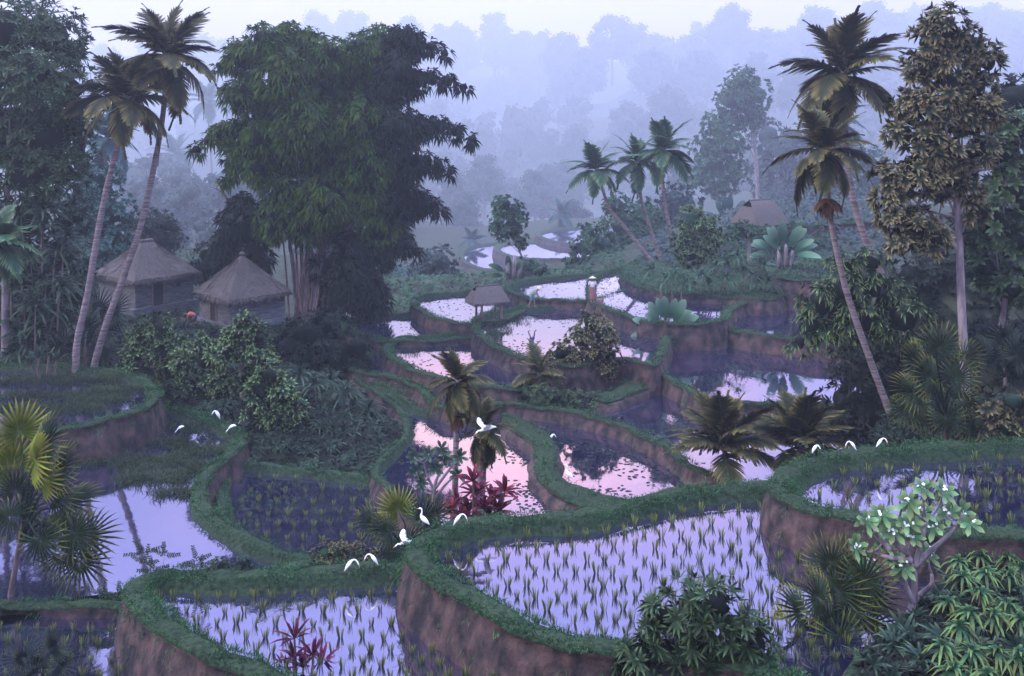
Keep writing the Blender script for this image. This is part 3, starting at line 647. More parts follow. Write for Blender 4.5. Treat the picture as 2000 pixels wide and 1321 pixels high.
def banana(label, base, Y, leaves_px, mat='l_banana', group=None, w=.27, name='banana_plant'):
    Y = fy(Y); b = px(*base, Y)
    o = thing(name, Vector(b), label, 'plant', group)
    st = MB(); s = 1/F*Y
    for dx, hh in ((-7, 40), (4, 46), (14, 34)): tube(st, [[dx*s, 0, 0], [dx*s*1.15, 0, hh*s*.6], [dx*s*1.3, 0, hh*s]], [5.5*s, 4.5*s, 2.5*s], 8)
    local('stem', st.mesh('banana_stem', M['trunk_pale']), o)
    for (u, v, L, ang) in leaves_px:
        c = px(u, v, Y+rng.uniform(-.35, .35))-b; mb = MB(); n = 13; t = np.linspace(0, 1, n); d = np.array([math.cos(R(ang)), -.25, math.sin(R(ang))]); d /= np.linalg.norm(d)
        Lm = L*s*1.2; q = c+d*Lm*t[:, None]; q[:, 2] -= Lm*(.10*t**2+.38*np.clip(t-.4, 0, 1)**2*(1.6-d[2])); W_ = w*Lm*np.maximum(.05, np.sin(np.clip((t-.2)/.8*.94+.05, 0, 1)*np.pi)**.55*(t > .2))*(.92+.08*np.sin(t*38))
        sd_ = nrm(np.cross(np.gradient(q, axis=0), [.15, -1, .5])); up_ = nrm(np.cross(sd_, np.gradient(q, axis=0)))
        V = np.stack([q-sd_*W_[:, None]/2-np.abs(up_)*[0, 0, .22]*W_[:, None], q, q+sd_*W_[:, None]/2-np.abs(up_)*[0, 0, .22]*W_[:, None]], 1).reshape(-1, 3); i = np.arange(n-1)*3
        mb.add(V, np.concatenate([np.stack([i, i+1, i+4, i+3], 1), np.stack([i+1, i+2, i+5, i+4], 1)]), np.repeat(t, 3), 0, True)
        tube(mb, np.vstack([[c*np.array([.35, .35, .75])], q[:2]]), [.02*Lm, .018*Lm, .012*Lm], 5)
        local('leaf', mb.mesh('banana_leaf', M[mat]), o)
    return o

# ------------------------------------------------------------------ the big bamboo
def bamboo():
    Y = 75; b = px(598, 565, Y); g = gz(b[0], b[1]); b[2] = g
    o = thing('bamboo_clump', Vector(b), 'huge dark bamboo clump with many bare culms behind the thatched hut', 'bamboo')
    for i in range(34):
        u1 = rng.uniform(430, 780); v1 = rng.uniform(90, 420); u0 = 598+rng.normal(0, 16); c0 = px(u0, 590, Y+rng.normal(0, .5)); c0[2] = g
        um = u0+(u1-u0)*.33; vm = 590+(v1-590)*.5
        if i < 20:
            uu = 560+(i*6.5)+rng.normal(0, 3); u0 = 580+i*2.2; c0 = px(u0, 580, Y-.3+rng.normal(0, .3)); c0[2] = g; um = u0+(uu-u0)*.6*1.5-((uu-u0)*.15); vm = 480; u1 = u0+(uu-u0)*2.4; v1 = 330
        q = spline(np.array([c0, px(um, vm, Y+.4), px(u1, v1, Y+.8)])-b, 20); r = np.linspace(.085, .03, 20)*(1+.12*(np.arange(20) % 3 == 0))
        mb = MB(); tube(mb, q, r, 6); local('culm', mb.mesh('culm', M['wood'] if i % 3 else M['trunk_pale']), o)
    A = [(480, 110, 45), (520, 80, 40), (560, 75, 38), (600, 90, 40), (640, 105, 38), (700, 100, 42), (740, 85, 40), (790, 80, 38), (835, 95, 30), (440, 125, 25), (700, 150, 60), (780, 140, 45), (560, 150, 60), (630, 170, 60),
         (470, 190, 35), (850, 140, 28), (880, 160, 22), (800, 190, 45), (520, 220, 50), (440, 240, 38), (410, 270, 32), (395, 300, 20), (600, 250, 65), (700, 240, 65), (780, 250, 50), (840, 245, 45), (880, 250, 35), (905, 275, 18), (850, 290, 35), (640, 320, 65), (550, 300, 55), (720, 320, 60), (790, 320, 40), (835, 330, 28), (470, 300, 40), (460, 345, 32),
         (560, 380, 50), (640, 390, 55), (720, 390, 50), (790, 390, 42), (835, 405, 30), (850, 425, 18), (540, 430, 42), (600, 440, 40), (660, 440, 40), (740, 440, 40), (780, 460, 30), (805, 490, 18), (690, 490, 45), (740, 500, 30), (565, 475, 30), (640, 480, 34), (520, 465, 26), (600, 490, 24), (690, 545, 50), (720, 570, 38), (660, 590, 40), (720, 600, 28), (640, 520, 38)]
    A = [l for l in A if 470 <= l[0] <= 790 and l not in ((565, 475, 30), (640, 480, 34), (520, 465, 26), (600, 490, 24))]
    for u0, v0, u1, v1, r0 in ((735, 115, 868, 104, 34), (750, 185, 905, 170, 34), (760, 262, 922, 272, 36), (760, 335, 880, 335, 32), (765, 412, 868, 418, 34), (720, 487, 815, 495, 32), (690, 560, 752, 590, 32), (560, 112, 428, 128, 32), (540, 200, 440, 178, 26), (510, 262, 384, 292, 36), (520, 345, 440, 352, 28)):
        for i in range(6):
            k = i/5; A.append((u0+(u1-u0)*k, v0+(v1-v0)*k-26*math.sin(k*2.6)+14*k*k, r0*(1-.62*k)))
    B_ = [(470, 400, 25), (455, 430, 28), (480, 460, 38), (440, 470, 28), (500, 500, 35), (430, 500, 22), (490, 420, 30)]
    dark = [l for l in A if l[0] > 745 or l[1] > 475]; green = [l for l in A if l not in dark]; dark = dark+B_  # right and lower plumes take a darker leaf, shade put into the colour
    for nm, lst, mt, dd in (('foliage', green, 'l_bamboo', 1.0), ('shade_tinted_foliage', dark, 'l_bamboo_dk', 1.0)):
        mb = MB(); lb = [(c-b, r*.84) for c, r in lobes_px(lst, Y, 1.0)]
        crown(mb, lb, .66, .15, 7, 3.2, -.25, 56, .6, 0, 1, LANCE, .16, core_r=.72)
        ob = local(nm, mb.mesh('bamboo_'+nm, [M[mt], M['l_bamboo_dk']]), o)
    return o
bamboo()

# ------------------------------------------------------------------ coconut palms
PG = 'tall coconut palms'
coconut([(148, 716), (152, 660), (170, 580), (192, 450), (210, 360), (234, 270), (247, 185)], 57.5, 118, 'leaning coconut palm with the lower crown, first trunk left of the huts', nf=22, trunk_px=12, seed=1, group=PG)
coconut([(184, 716), (205, 640), (238, 550), (275, 440), (302, 320), (320, 210), (326, 105)], 59.5, 124, 'tallest leaning coconut palm at left, its trunk crossing in front of the thatched hut', nf=22, trunk_px=12, seed=2, group=PG)
coconut([(1782, 672), (1742, 575), (1695, 480), (1662, 370), (1650, 250), (1648, 140)], 52, 132, 'tallest coconut palm at right, its crown above every other palm', nf=23, trunk_px=13, seed=3, group=PG)
coconut([(1748, 835), (1700, 705), (1655, 575), (1630, 470), (1618, 390), (1612, 290)], 46, 108, 'coconut palm with a ruff of dry fronds on its bent trunk', nf=22, trunk_px=12, seed=4, skirt=(1618, 388), group=PG)
TG = 'three slim palms on the grassy spur'
coconut([(1276, 516), (1256, 490), (1222, 446), (1188, 402), (1166, 328)], 85.1, 66, 'left slim palm of the trio, leaning far to the left', 'l_palm_green', 18, 7, seed=5, group=TG)
coconut([(1292, 516), (1268, 440), (1253, 392), (1242, 312)], 85.2, 66, 'middle slim palm of the trio with its crown half hidden', 'l_palm_green', 18, 7, seed=6, group=TG)
coconut([(1340, 520), (1318, 470), (1302, 420), (1294, 345), (1296, 290)], 85.05, 72, 'right slim palm of the trio with the brightest crown', 'l_palm_green', 19, 7, seed=7, group=TG)
HG = 'palms fading into the mist'
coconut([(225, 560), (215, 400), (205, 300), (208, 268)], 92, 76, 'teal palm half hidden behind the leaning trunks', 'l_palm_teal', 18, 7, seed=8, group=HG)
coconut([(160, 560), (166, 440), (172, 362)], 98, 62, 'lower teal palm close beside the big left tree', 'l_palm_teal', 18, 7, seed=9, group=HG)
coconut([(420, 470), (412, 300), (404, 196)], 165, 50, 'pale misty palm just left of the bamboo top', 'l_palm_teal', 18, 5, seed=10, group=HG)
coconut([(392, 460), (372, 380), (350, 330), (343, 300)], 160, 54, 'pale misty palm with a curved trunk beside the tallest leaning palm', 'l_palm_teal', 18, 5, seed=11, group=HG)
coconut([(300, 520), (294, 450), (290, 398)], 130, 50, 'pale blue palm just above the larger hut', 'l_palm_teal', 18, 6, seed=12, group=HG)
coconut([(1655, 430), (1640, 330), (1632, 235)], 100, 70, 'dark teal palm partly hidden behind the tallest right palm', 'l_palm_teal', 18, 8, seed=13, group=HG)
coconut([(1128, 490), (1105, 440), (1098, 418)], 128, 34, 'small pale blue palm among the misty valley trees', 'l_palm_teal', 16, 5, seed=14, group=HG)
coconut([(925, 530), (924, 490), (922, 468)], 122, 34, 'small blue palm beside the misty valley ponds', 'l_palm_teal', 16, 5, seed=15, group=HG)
coconut([(-20, 640), (-14, 560), (-8, 470)], 50, 92, 'bright green palm cut off by the left edge', 'l_palm_green', 20, 12, seed=16)
small_palm('bronze feather palm rising over the peach pond, taller of the pair', (893, 742), 38, 80, 'l_palm', 16, (888, 1000), 21, skirt=(890, 810), elmin=-45)
small_palm('bronze feather palm with a flying egret before it, stouter of the pair', (945, 835), 38.6, 72, 'l_palm', 17, (936, 1000), 22, trunk_px=20, elmin=-70)
small_palm('dark feather palm on the bank beside the round-crowned tree', (1052, 728), 57, 66, 'l_palm', 18, (1052, 790), 23)
small_palm('large feather palm standing behind the terrace egrets, left of the pair', (1415, 868), 43.5, 128, 'l_palm', 22, (1418, 915), 24, elmin=8)
small_palm('large feather palm standing behind the terrace egrets, right of the pair', (1562, 862), 44, 124, 'l_palm', 22, (1560, 915), 25, elmin=8)

# ------------------------------------------------------------------ fan palms
fan_palm('big yellow-tipped fan palm at the left edge beside the blue pond', [(38, 838), (95, 862), (20, 905), (70, 895), (28, 955), (85, 930), (120, 915), (55, 985), (112, 965), (15, 1010), (140, 985), (150, 1045), (115, 1030), (175, 1050), (125, 1085), (160, 1100), (80, 1060)], (14, 1182), 34, 78, 'l_fan', (0, 2, 3, 5), seed=1)
fan_palm('broad grey-green fan palm beside the two leaning trunks', [(150, 585), (195, 600), (125, 625), (175, 640), (215, 645), (145, 675), (200, 690), (225, 605), (115, 680)], (165, 730), 61, 50, 'l_fan_dark', seed=2)
fan_palm('fan palm with one bright leaf beside the perched egrets', [(775, 995), (828, 1010), (755, 1035), (850, 1005), (725, 1020), (800, 1060), (770, 1075), (845, 1050)], (795, 1112), 36.5, 60, 'l_fan', (0,), seed=3)
fan_palm('dark fan palm with yellow finger tips beside the white-flowered tree', [(1622, 1095), (1662, 1105), (1690, 1130), (1640, 1150), (1595, 1165), (1560, 1195), (1615, 1215), (1665, 1185), (1590, 1250), (1640, 1250), (1545, 1235), (1705, 1170), (1570, 1285), (1700, 1225)], (1640, 1345), 27, 84, 'l_fan', (10,), seed=4)
fan_palm('grey-green fan palm below the tall pale trunk', [(1835, 675), (1790, 705), (1815, 735), (1780, 765), (1830, 775), (1870, 735), (1800, 810), (1850, 820), (1885, 700), (1880, 780), (1895, 830), (1770, 800)], (1850, 880), 40, 62, 'l_fan', seed=5)
fan_palm('small dark fan palm in the bottom left corner', [(105, 1262), (75, 1290), (40, 1285), (120, 1300), (60, 1320)], (75, 1360), 26.5, 52, 'l_fan_dark', seed=6, mesh_kw={'split': .2})
fan_palm('dark fan palm on the far slope under the rosette tree', [(1960, 660), (1990, 690), (1945, 700), (1975, 730), (1925, 690)], (1965, 800), 45, 50, 'l_fan_dark', seed=7)

# ------------------------------------------------------------------ broadleaf trees
tree('massive dark tree filling the top left corner', [(20, 60, 72), (90, 70, 70), (60, 150, 85), (120, 175, 62), (30, 250, 80), (95, 270, 75), (140, 245, 42), (50, 340, 65), (115, 335, 48), (-40, 150, 80), (-40, 300, 80), (130, 100, 36), (150, 300, 30)], 60, 'l_big', 17, .24,
     [(10, 640), (12, 420), (18, 300), (12, 210)], [[(16, 330), (50, 290), (68, 262)], [(50, 292), (85, 275)], [(16, 260), (-5, 245)], [(14, 240), (30, 205)]], 14, k=8, dens=1.4, core='l_dusky')
spiky('dark tangle of strap-leaved shrubs under the big left tree', [(40, 420), (85, 445), (110, 490), (60, 500), (20, 470), (90, 540), (45, 560), (120, 560), (15, 530), (70, 600), (110, 610), (30, 620), (85, 410), (130, 470)], (70, 690), 60, 58, 'l_darkspiky', 30, .11, name='strap_shrub', trunk_px=4)
tree('black-green undergrowth tree below the big left tree', [(60, 430, 60), (110, 500, 55), (40, 530, 70), (105, 580, 55), (20, 620, 60), (80, 640, 55), (140, 420, 35), (-30, 480, 70), (150, 560, 40)], 64, 'l_darkspiky', 20, .25, core='l_dusky', bark='trunk_dark')
tree('sunlit teal tree between the big left tree and the leaning palms', [(165, 378, 46), (200, 350, 36), (218, 415, 42), (165, 440, 42), (150, 480, 38), (215, 465, 38), (190, 510, 40), (240, 490, 28)], 84, 'l_teal', 10, .45, [(185, 560), (188, 480), (195, 430)], [[(188, 470), (172, 430)]], 8, core='l_far')
tree('dusky purple bush behind the larger hut', [(300, 445, 36), (325, 470, 32), (275, 470, 30), (330, 440, 20)], 88, 'l_bamboo_dk', 9, .4, bark='trunk_dark')
tree('dusky bush peeking out between the two huts', [(405, 500, 26), (425, 520, 26), (395, 530, 25)], 82, 'l_bamboo_dk', 9, .4, bark='trunk_dark')
BG = 'rounded pale-tipped bushes before the huts'
tree('pale-tipped round bush before the larger hut', [(278, 650, 28), (312, 640, 25), (268, 690, 28), (318, 680, 29), (345, 670, 19), (285, 730, 30), (335, 725, 25), (255, 720, 19)], 58.5, 'l_tipped', 15, .36, [(305, 800), (305, 750), (315, 705)], [[(306, 745), (325, 715)], [(306, 735), (285, 700)]], 7, group=BG, name='round_bush', cat='bush')
tree('pale-tipped bush with yellowish top between the hut bushes', [(385, 675, 25), (355, 710, 26), (400, 705, 26), (368, 750, 29), (410, 745, 22), (345, 760, 22), (395, 790, 25)], 56, 'l_tipped', 15, .36, [(424, 810), (410, 775), (385, 750)], [[(412, 778), (400, 745)]], 7, group=BG, name='round_bush', cat='bush')
tree('tallest pale-tipped bush, in front of the smaller hut', [(478, 632, 22), (465, 655, 26), (505, 660, 22), (440, 690, 28), (485, 690, 28), (520, 700, 23), (430, 735, 25), (470, 740, 28), (510, 740, 21), (440, 770, 19)], 55.5, 'l_tipped', 15, .36, [(482, 800), (470, 765), (466, 740), (480, 710)], [[(468, 750), (445, 722)], [(470, 735), (505, 695)]], 8, group=BG, name='round_bush', cat='bush')
tree('pale-tipped bush lowest on the slope, on a slim bare trunk', [(530, 735, 25), (508, 765, 26), (550, 765, 25), (500, 805, 23), (535, 810, 29), (575, 795, 23), (585, 830, 21), (505, 840, 21), (555, 845, 22)], 52, 'l_tipped', 16, .36, [(552, 900), (548, 860), (538, 820)], [[(545, 845), (565, 815)], [(540, 830), (520, 795)]], 8, group=BG, name='round_bush', cat='bush')
tree('dark broad shrub mass beside the smaller hut', [(600, 655, 45), (645, 640, 40), (655, 690, 48), (700, 680, 32), (605, 705, 42), (690, 725, 34), (560, 680, 34), (640, 740, 40)], 64, 'l_dusky', 13, .25, core='l_dusky', bark='trunk_dark', name='dark_shrub', cat='shrub')
spiky('spiky dragon shrubs on the island slope above the curved bank', [(645, 745), (675, 765), (615, 755), (655, 800), (625, 800), (690, 795), (600, 790), (585, 735), (720, 800), (660, 840), (610, 835), (700, 840), (640, 870), (735, 840), (590, 860)], (640, 880), 55.5, 52, 'l_darkspiky', 30, .085, name='dragon_shrub', trunk_px=4)
spiky('low strap-leaved shrub beneath the slim-trunked bush', [(500, 880), (535, 885), (575, 880), (520, 860), (560, 865)], (540, 915), 51, 34, 'l_darkspiky', 22, .11, name='strap_shrub')
spiky('dark strap-leaved clump at the left of the fan palm by the leaning trunks', [(75, 640), (40, 650), (55, 600), (95, 600), (30, 690), (80, 690), (60, 670)], (60, 730), 60.5, 56, 'l_darkspiky', 28, .12, name='strap_shrub', trunk_px=4)
tree('pale blue misty tree beside the bamboo foot', [(775, 545, 38), (745, 570, 34), (800, 560, 36), (760, 600, 30), (800, 600, 30), (735, 540, 22)], 92, 'l_teal', 8, .45, [(790, 625), (782, 600), (770, 570)], [[(782, 600), (800, 570)]], 5, core='l_far')
tree('darker blue rounded tree behind the left ponds', [(860, 515, 34), (835, 535, 34), (872, 550, 28), (850, 575, 36), (880, 585, 18), (820, 570, 28)], 90, 'l_far', 8, .45, [(845, 620), (848, 590), (852, 560)], [[(848, 590), (835, 560)]], 5, core='l_far')
tree('small slender tree with a lopsided crown above the valley ponds', [(985, 400, 22), (1005, 412, 22), (975, 430, 20), (1000, 438, 24), (1018, 428, 14), (985, 455, 18), (970, 450, 12), (1019, 470, 15)], 88, 'l_mid', 8, .45, [(1022, 530), (1018, 500), (1008, 475), (998, 445)], [[(1006, 470), (990, 460)], [(1016, 492), (1020, 475)]], 5, core='l_far')
tree('low dark bush at the foot of the slender tree', [(1030, 522, 20), (1052, 530, 18), (1010, 530, 16)], 87.5, 'l_mid', 8, .4, core='l_far', name='low_bush', cat='bush')
banana('dark banana plant beside the slender tree', (1000, 545), 87, [(995, 535, 40, 95), (990, 535, 40, 140), (1002, 535, 34, 60), (988, 540, 32, 165)], 'l_mid')
tree('dark teal shrub mound left of the trio of palms', [(1150, 455, 22), (1142, 485, 28), (1180, 480, 28), (1122, 512, 22), (1165, 512, 26), (1205, 500, 26), (1190, 515, 24)], 89, 'l_mid', 9, .4, core='l_far', name='shrub_mound', cat='shrub')
tree('dark tree directly behind the leaning trio palm', [(1212, 440, 36), (1250, 425, 38), (1240, 468, 36), (1205, 402, 24), (1270, 470, 30), (1215, 480, 25)], 94, 'l_mid', 9, .4, core='l_far', trunk_px=8)
tree('dark tree behind the right palm of the trio', [(1320, 390, 34), (1330, 435, 34), (1300, 420, 30), (1345, 400, 26), (1310, 465, 26)], 96, 'l_far', 9, .4, core='l_far', trunk_px=8)
tree('dark bush half hiding the grey thatched roof', [(1448, 446, 15), (1470, 454, 16), (1500, 456, 14), (1430, 458, 14)], 83.9, 'l_mid', 8, .4, core='l_far', name='low_bush', cat='bush')
tree('yellow-green rounded tree right of the trio of palms', [(1352, 432, 28), (1380, 445, 28), (1340, 462, 26), (1388, 472, 22), (1352, 495, 26), (1332, 490, 16), (1375, 495, 20)], 80, 'l_tipped', 9, .4, [(1364, 520), (1364, 495), (1368, 470)], [[(1364, 498), (1352, 478)], [(1364, 494), (1380, 474)]], 7, core='l_mid')
tree('tall slim tree on a pale trunk above the thatched roof', [(1448, 160, 30), (1430, 195, 32), (1478, 185, 30), (1420, 228, 20), (1468, 225, 26), (1445, 235, 22)], 116, 'l_mid', 9, .45, [(1480, 420), (1478, 330), (1470, 250), (1462, 215)], [[(1468, 250), (1450, 215)]], 8, core='l_far')
tree('broad green tree left of the tall slim pale-trunked tree', [(1402, 250, 32), (1385, 290, 34), (1425, 285, 32), (1395, 330, 34), (1432, 330, 28), (1375, 350, 24), (1410, 365, 28)], 112, 'l_mid', 9, .45, [(1415, 430), (1412, 380), (1405, 330)], [[(1412, 372), (1430, 335)], [(1412, 368), (1392, 335)]], 7, core='l_far')
tree('shadowy tree behind the thatched roof', [(1500, 265, 34), (1530, 300, 36), (1495, 335, 34), (1540, 350, 36), (1555, 270, 26), (1510, 380, 34), (1560, 400, 34)], 128, 'l_far', 10, .45, core='l_far')
tree('teal tree between the two tall right palms', [(1640, 300, 34), (1690, 320, 36), (1605, 370, 34), (1680, 370, 36), (1640, 360, 34), (1720, 360, 30), (1590, 330, 24)], 112, 'l_teal', 10, .45, core='l_far')
tree('tall golden rosette tree on a pale trunk at right', [(1845, 55, 44), (1885, 85, 38), (1812, 85, 34), (1850, 110, 44), (1915, 110, 34), (1930, 125, 26), (1800, 140, 40), (1850, 165, 44), (1905, 165, 38), (1775, 200, 30), (1822, 212, 44), (1880, 220, 42), (1925, 215, 32), (1765, 262, 34), (1808, 285, 42), (1855, 290, 42), (1905, 290, 38), (1745, 355, 38), (1735, 385, 28), (1795, 345, 42), (1845, 350, 36), (1895, 360, 30), (1745, 425, 28), (1790, 440, 36), (1760, 470, 26), (1825, 465, 30), (1900, 410, 26)],
     42, 'l_gold', 20, .30, [(1888, 850), (1885, 740), (1878, 600), (1874, 480), (1868, 380), (1870, 260), (1878, 170)], [[(1876, 500), (1850, 455), (1815, 425), (1785, 418)], [(1850, 455), (1810, 440)], [(1870, 390), (1845, 345), (1815, 325)], [(1872, 380), (1900, 325), (1915, 290)], [(1900, 335), (1930, 330)], [(1870, 250), (1890, 225), (1915, 210)], [(1870, 270), (1850, 235)]], 17, k=12, dens=1.3, depth=.5, core_r=.5)
tree('dim rosette tree cut off by the right edge, on a forked trunk', [(1955, 300, 50), (1985, 370, 50), (1935, 430, 44), (1980, 480, 50), (1925, 520, 38), (1975, 560, 42), (1945, 250, 40), (1995, 250, 40), (1900, 470, 30)], 48, 'l_big', 22, .38, [(1932, 760), (1952, 660), (1965, 570), (1970, 480)], [[(1966, 560), (1990, 530)], [(1968, 500), (1945, 450)]], 13, k=9, depth=.6)
tree('dark tree mass in the far right behind the rosette trees', [(1985, 190, 44), (1990, 260, 50), (1960, 330, 45), (2010, 330, 60), (1930, 560, 60), (1990, 600, 60), (1890, 520, 50), (1820, 540, 50), (1850, 600, 55), (1920, 440, 50), (1990, 430, 60), (1880, 640, 50), (1780, 540, 40)], 60, 'l_dusky', 17, .3, core='l_dusky', bark='trunk_dark', trunk_px=14)
tree('drooping-leaved tree overhanging the right ponds', [(1605, 590, 40), (1585, 640, 34), (1560, 670, 22), (1650, 570, 44), (1700, 560, 40), (1675, 625, 54), (1630, 650, 44), (1720, 640, 46), (1735, 590, 44), (1655, 520, 30), (1765, 620, 46), (1700, 515, 30), (1690, 690, 44), (1640, 610, 40)], 49, 'l_tipped', 19, .26, [(1700, 830), (1695, 740), (1680, 660)], [], 14, bark='trunk_dark', k=8, droop=.5, up=-.15, depth=.6)
tree('black undergrowth below the drooping-leaved tree', [(1680, 725, 52), (1735, 745, 52), (1650, 780, 42), (1700, 800, 52), (1765, 780, 46), (1640, 830, 40), (1790, 700, 46), (1760, 840, 44), (1690, 850, 40)], 47.5, 'l_dusky', 17, .28, core='l_dusky', bark='trunk_dark', name='dark_shrub', cat='shrub')
tree('coarse rosette bush above the right terrace', [(1935, 800, 32), (1978, 785, 30), (1960, 840, 30), (1915, 830, 24), (1995, 830, 28)], 39.5, 'l_gold', 21, .34, core='l_darkspiky', k=10, name='rosette_bush', cat='bush')
tree('dark glossy rosette bush at the bottom, right of centre', [(1350, 1180, 52), (1400, 1185, 52), (1300, 1205, 42), (1430, 1225, 52), (1370, 1245, 66), (1300, 1270, 50), (1255, 1285, 44), (1425, 1285, 58), (1335, 1310, 52), (1475, 1265, 40), (1400, 1335, 54), (1280, 1330, 48), (1235, 1318, 32), (1470, 1320, 46)], 25, 'l_big', 30, .20, [(1385, 1400), (1382, 1330), (1370, 1260)], [], 12, k=11, dens=1.5, name='rosette_bush', cat='bush', spread=70, core='l_dusky', core_r=.45)
tree('round-crowned tree on a forked trunk between the ponds', [(1155, 632, 25), (1132, 660, 28), (1178, 655, 26), (1095, 690, 23), (1125, 700, 25), (1165, 690, 28), (1192, 695, 21), (1080, 712, 15), (1155, 715, 20), (1185, 722, 18)], 59, 'l_gold', 10, .42, [(1138, 785), (1155, 755), (1165, 735), (1160, 700)], [[(1162, 742), (1140, 715), (1130, 695)], [(1165, 735), (1185, 712)]], 7)
tree('low dark bush beneath the round-crowned tree', [(1080, 772, 28), (1120, 782, 22), (1160, 788, 20), (1050, 772, 18), (1025, 774, 16), (1100, 797, 18)], 55.5, 'l_big', 9, .4, core='l_dusky', name='low_bush', cat='bush')
tree('yellowish clipped shrub behind the lowest egrets', [(635, 1085, 25), (665, 1080, 24), (700, 1088, 24), (725, 1092, 18), (625, 1098, 16)], 36.5, 'l_gold', 9, .4, core='l_mid', name='yellow_shrub', cat='shrub')
tree('left of two round dark bushes on the grassy bank', [(428, 1108, 20), (415, 1118, 14), (440, 1118, 14)], 32.4, 'l_darkspiky', 7, .35, core='l_dusky', name='bank_bush', cat='bush')
tree('right of two round dark bushes on the grassy bank', [(470, 1106, 20), (458, 1118, 14), (482, 1118, 14)], 32.4, 'l_darkspiky', 7, .35, core='l_dusky', name='bank_bush', cat='bush')

# ------------------------------------------------------------------ bananas, cordylines, plumerias and others
banana('pale green banana plant on the pond corner', (1300, 668), 67, [(1290, 640, 62, 112), (1300, 635, 64, 95), (1312, 640, 66, 72), (1285, 648, 58, 140), (1318, 645, 54, 45), (1285, 655, 50, 165), (1320, 655, 52, 18), (1295, 650, 56, 125), (1308, 648, 58, 60), (1298, 640, 50, 80), (1280, 640, 34, 190), (1330, 645, 34, -10), (1296, 630, 56, 104), (1306, 632, 56, 80), (1290, 640, 48, 118), (1314, 642, 52, 55)])
banana('pale green banana plant on the rounded earth bank', (1530, 524), 79.5, [(1522, 490, 58, 115), (1530, 485, 60, 95), (1538, 490, 58, 70), (1515, 495, 54, 140), (1545, 495, 50, 45), (1512, 500, 46, 165), (1548, 500, 46, 15), (1525, 495, 54, 128), (1534, 490, 60, 58), (1528, 480, 40, 85), (1520, 485, 50, 106), (1540, 486, 50, 62), (1510, 490, 46, 150), (1550, 492, 44, 32), (1526, 478, 46, 96)])
banana('hazy banana grove left of the thatched roof', (1420, 450), 100, [(1415, 430, 46, 112), (1425, 425, 48, 92), (1432, 430, 46, 68), (1408, 435, 42, 140), (1440, 435, 42, 42), (1405, 440, 36, 165), (1442, 440, 38, 15), (1418, 420, 40, 100)], 'l_teal')
spiky('crimson cordyline thicket before the bronze palms', [(924, 940), (986, 960), (930, 965), (897, 982), (960, 975), (915, 995), (945, 995), (880, 1000), (972, 1000), (905, 1015), (955, 1015)], (930, 1030), 36.5, 46, 'l_cord', 17, .19, .35, 52, 'cordyline', 'shrub', up=1.6)
spiky('magenta cordyline standing in the front paddy', [(575, 1248), (612, 1282), (572, 1285), (592, 1305), (628, 1298), (556, 1308)], (592, 1345), 27.2, 54, 'l_cord_pk', 13, .13, .3, 46, 'cordyline', 'shrub', up=1.8)
spiky('arching green dracaena thicket in the bottom right corner', [(1874, 1098), (1914, 1088), (1968, 1092), (1882, 1128), (1925, 1120), (1970, 1125), (1853, 1178), (1895, 1198), (1968, 1182), (1875, 1225), (1942, 1205), (1842, 1264), (1898, 1274), (1948, 1274), (1995, 1110), (1995, 1210), (1990, 1280), (1915, 1160), (1865, 1310), (1930, 1320)], (1920, 1300), 25.5, 54, 'l_arch', 24, .12, .85, 62, 'dracaena', 'shrub', up=1.5, bank=12.7)
spiky('small spiky plant at the left foot of the plumeria', [(1700, 1300), (1740, 1310), (1790, 1300), (1820, 1320), (1770, 1290)], (1760, 1360), 26.5, 34, 'l_darkspiky', 20, .09, .6, 60, 'spiky_plant', 'plant')
spiky('grassy shrub on the spur below the trio of palms', [(1275, 525), (1320, 535), (1370, 540), (1420, 545), (1450, 530), (1480, 550), (1400, 520), (1345, 550), (1490, 520), (1440, 500), (1385, 555), (1420, 515), (1465, 540), (1300, 545), (1500, 550)], (1400, 570), 74.5, 38, 'l_mid', 30, .09, .6, 60, 'spur_shrub', 'shrub', trunk_px=3)
spiky('pointed-leaf plants growing on the top left terrace', [(75, 700), (95, 695), (60, 712), (110, 705)], (85, 730), 56.5, 30, 'l_darkspiky', 9, .24, .2, 40, 'pointed_plant', 'plant')
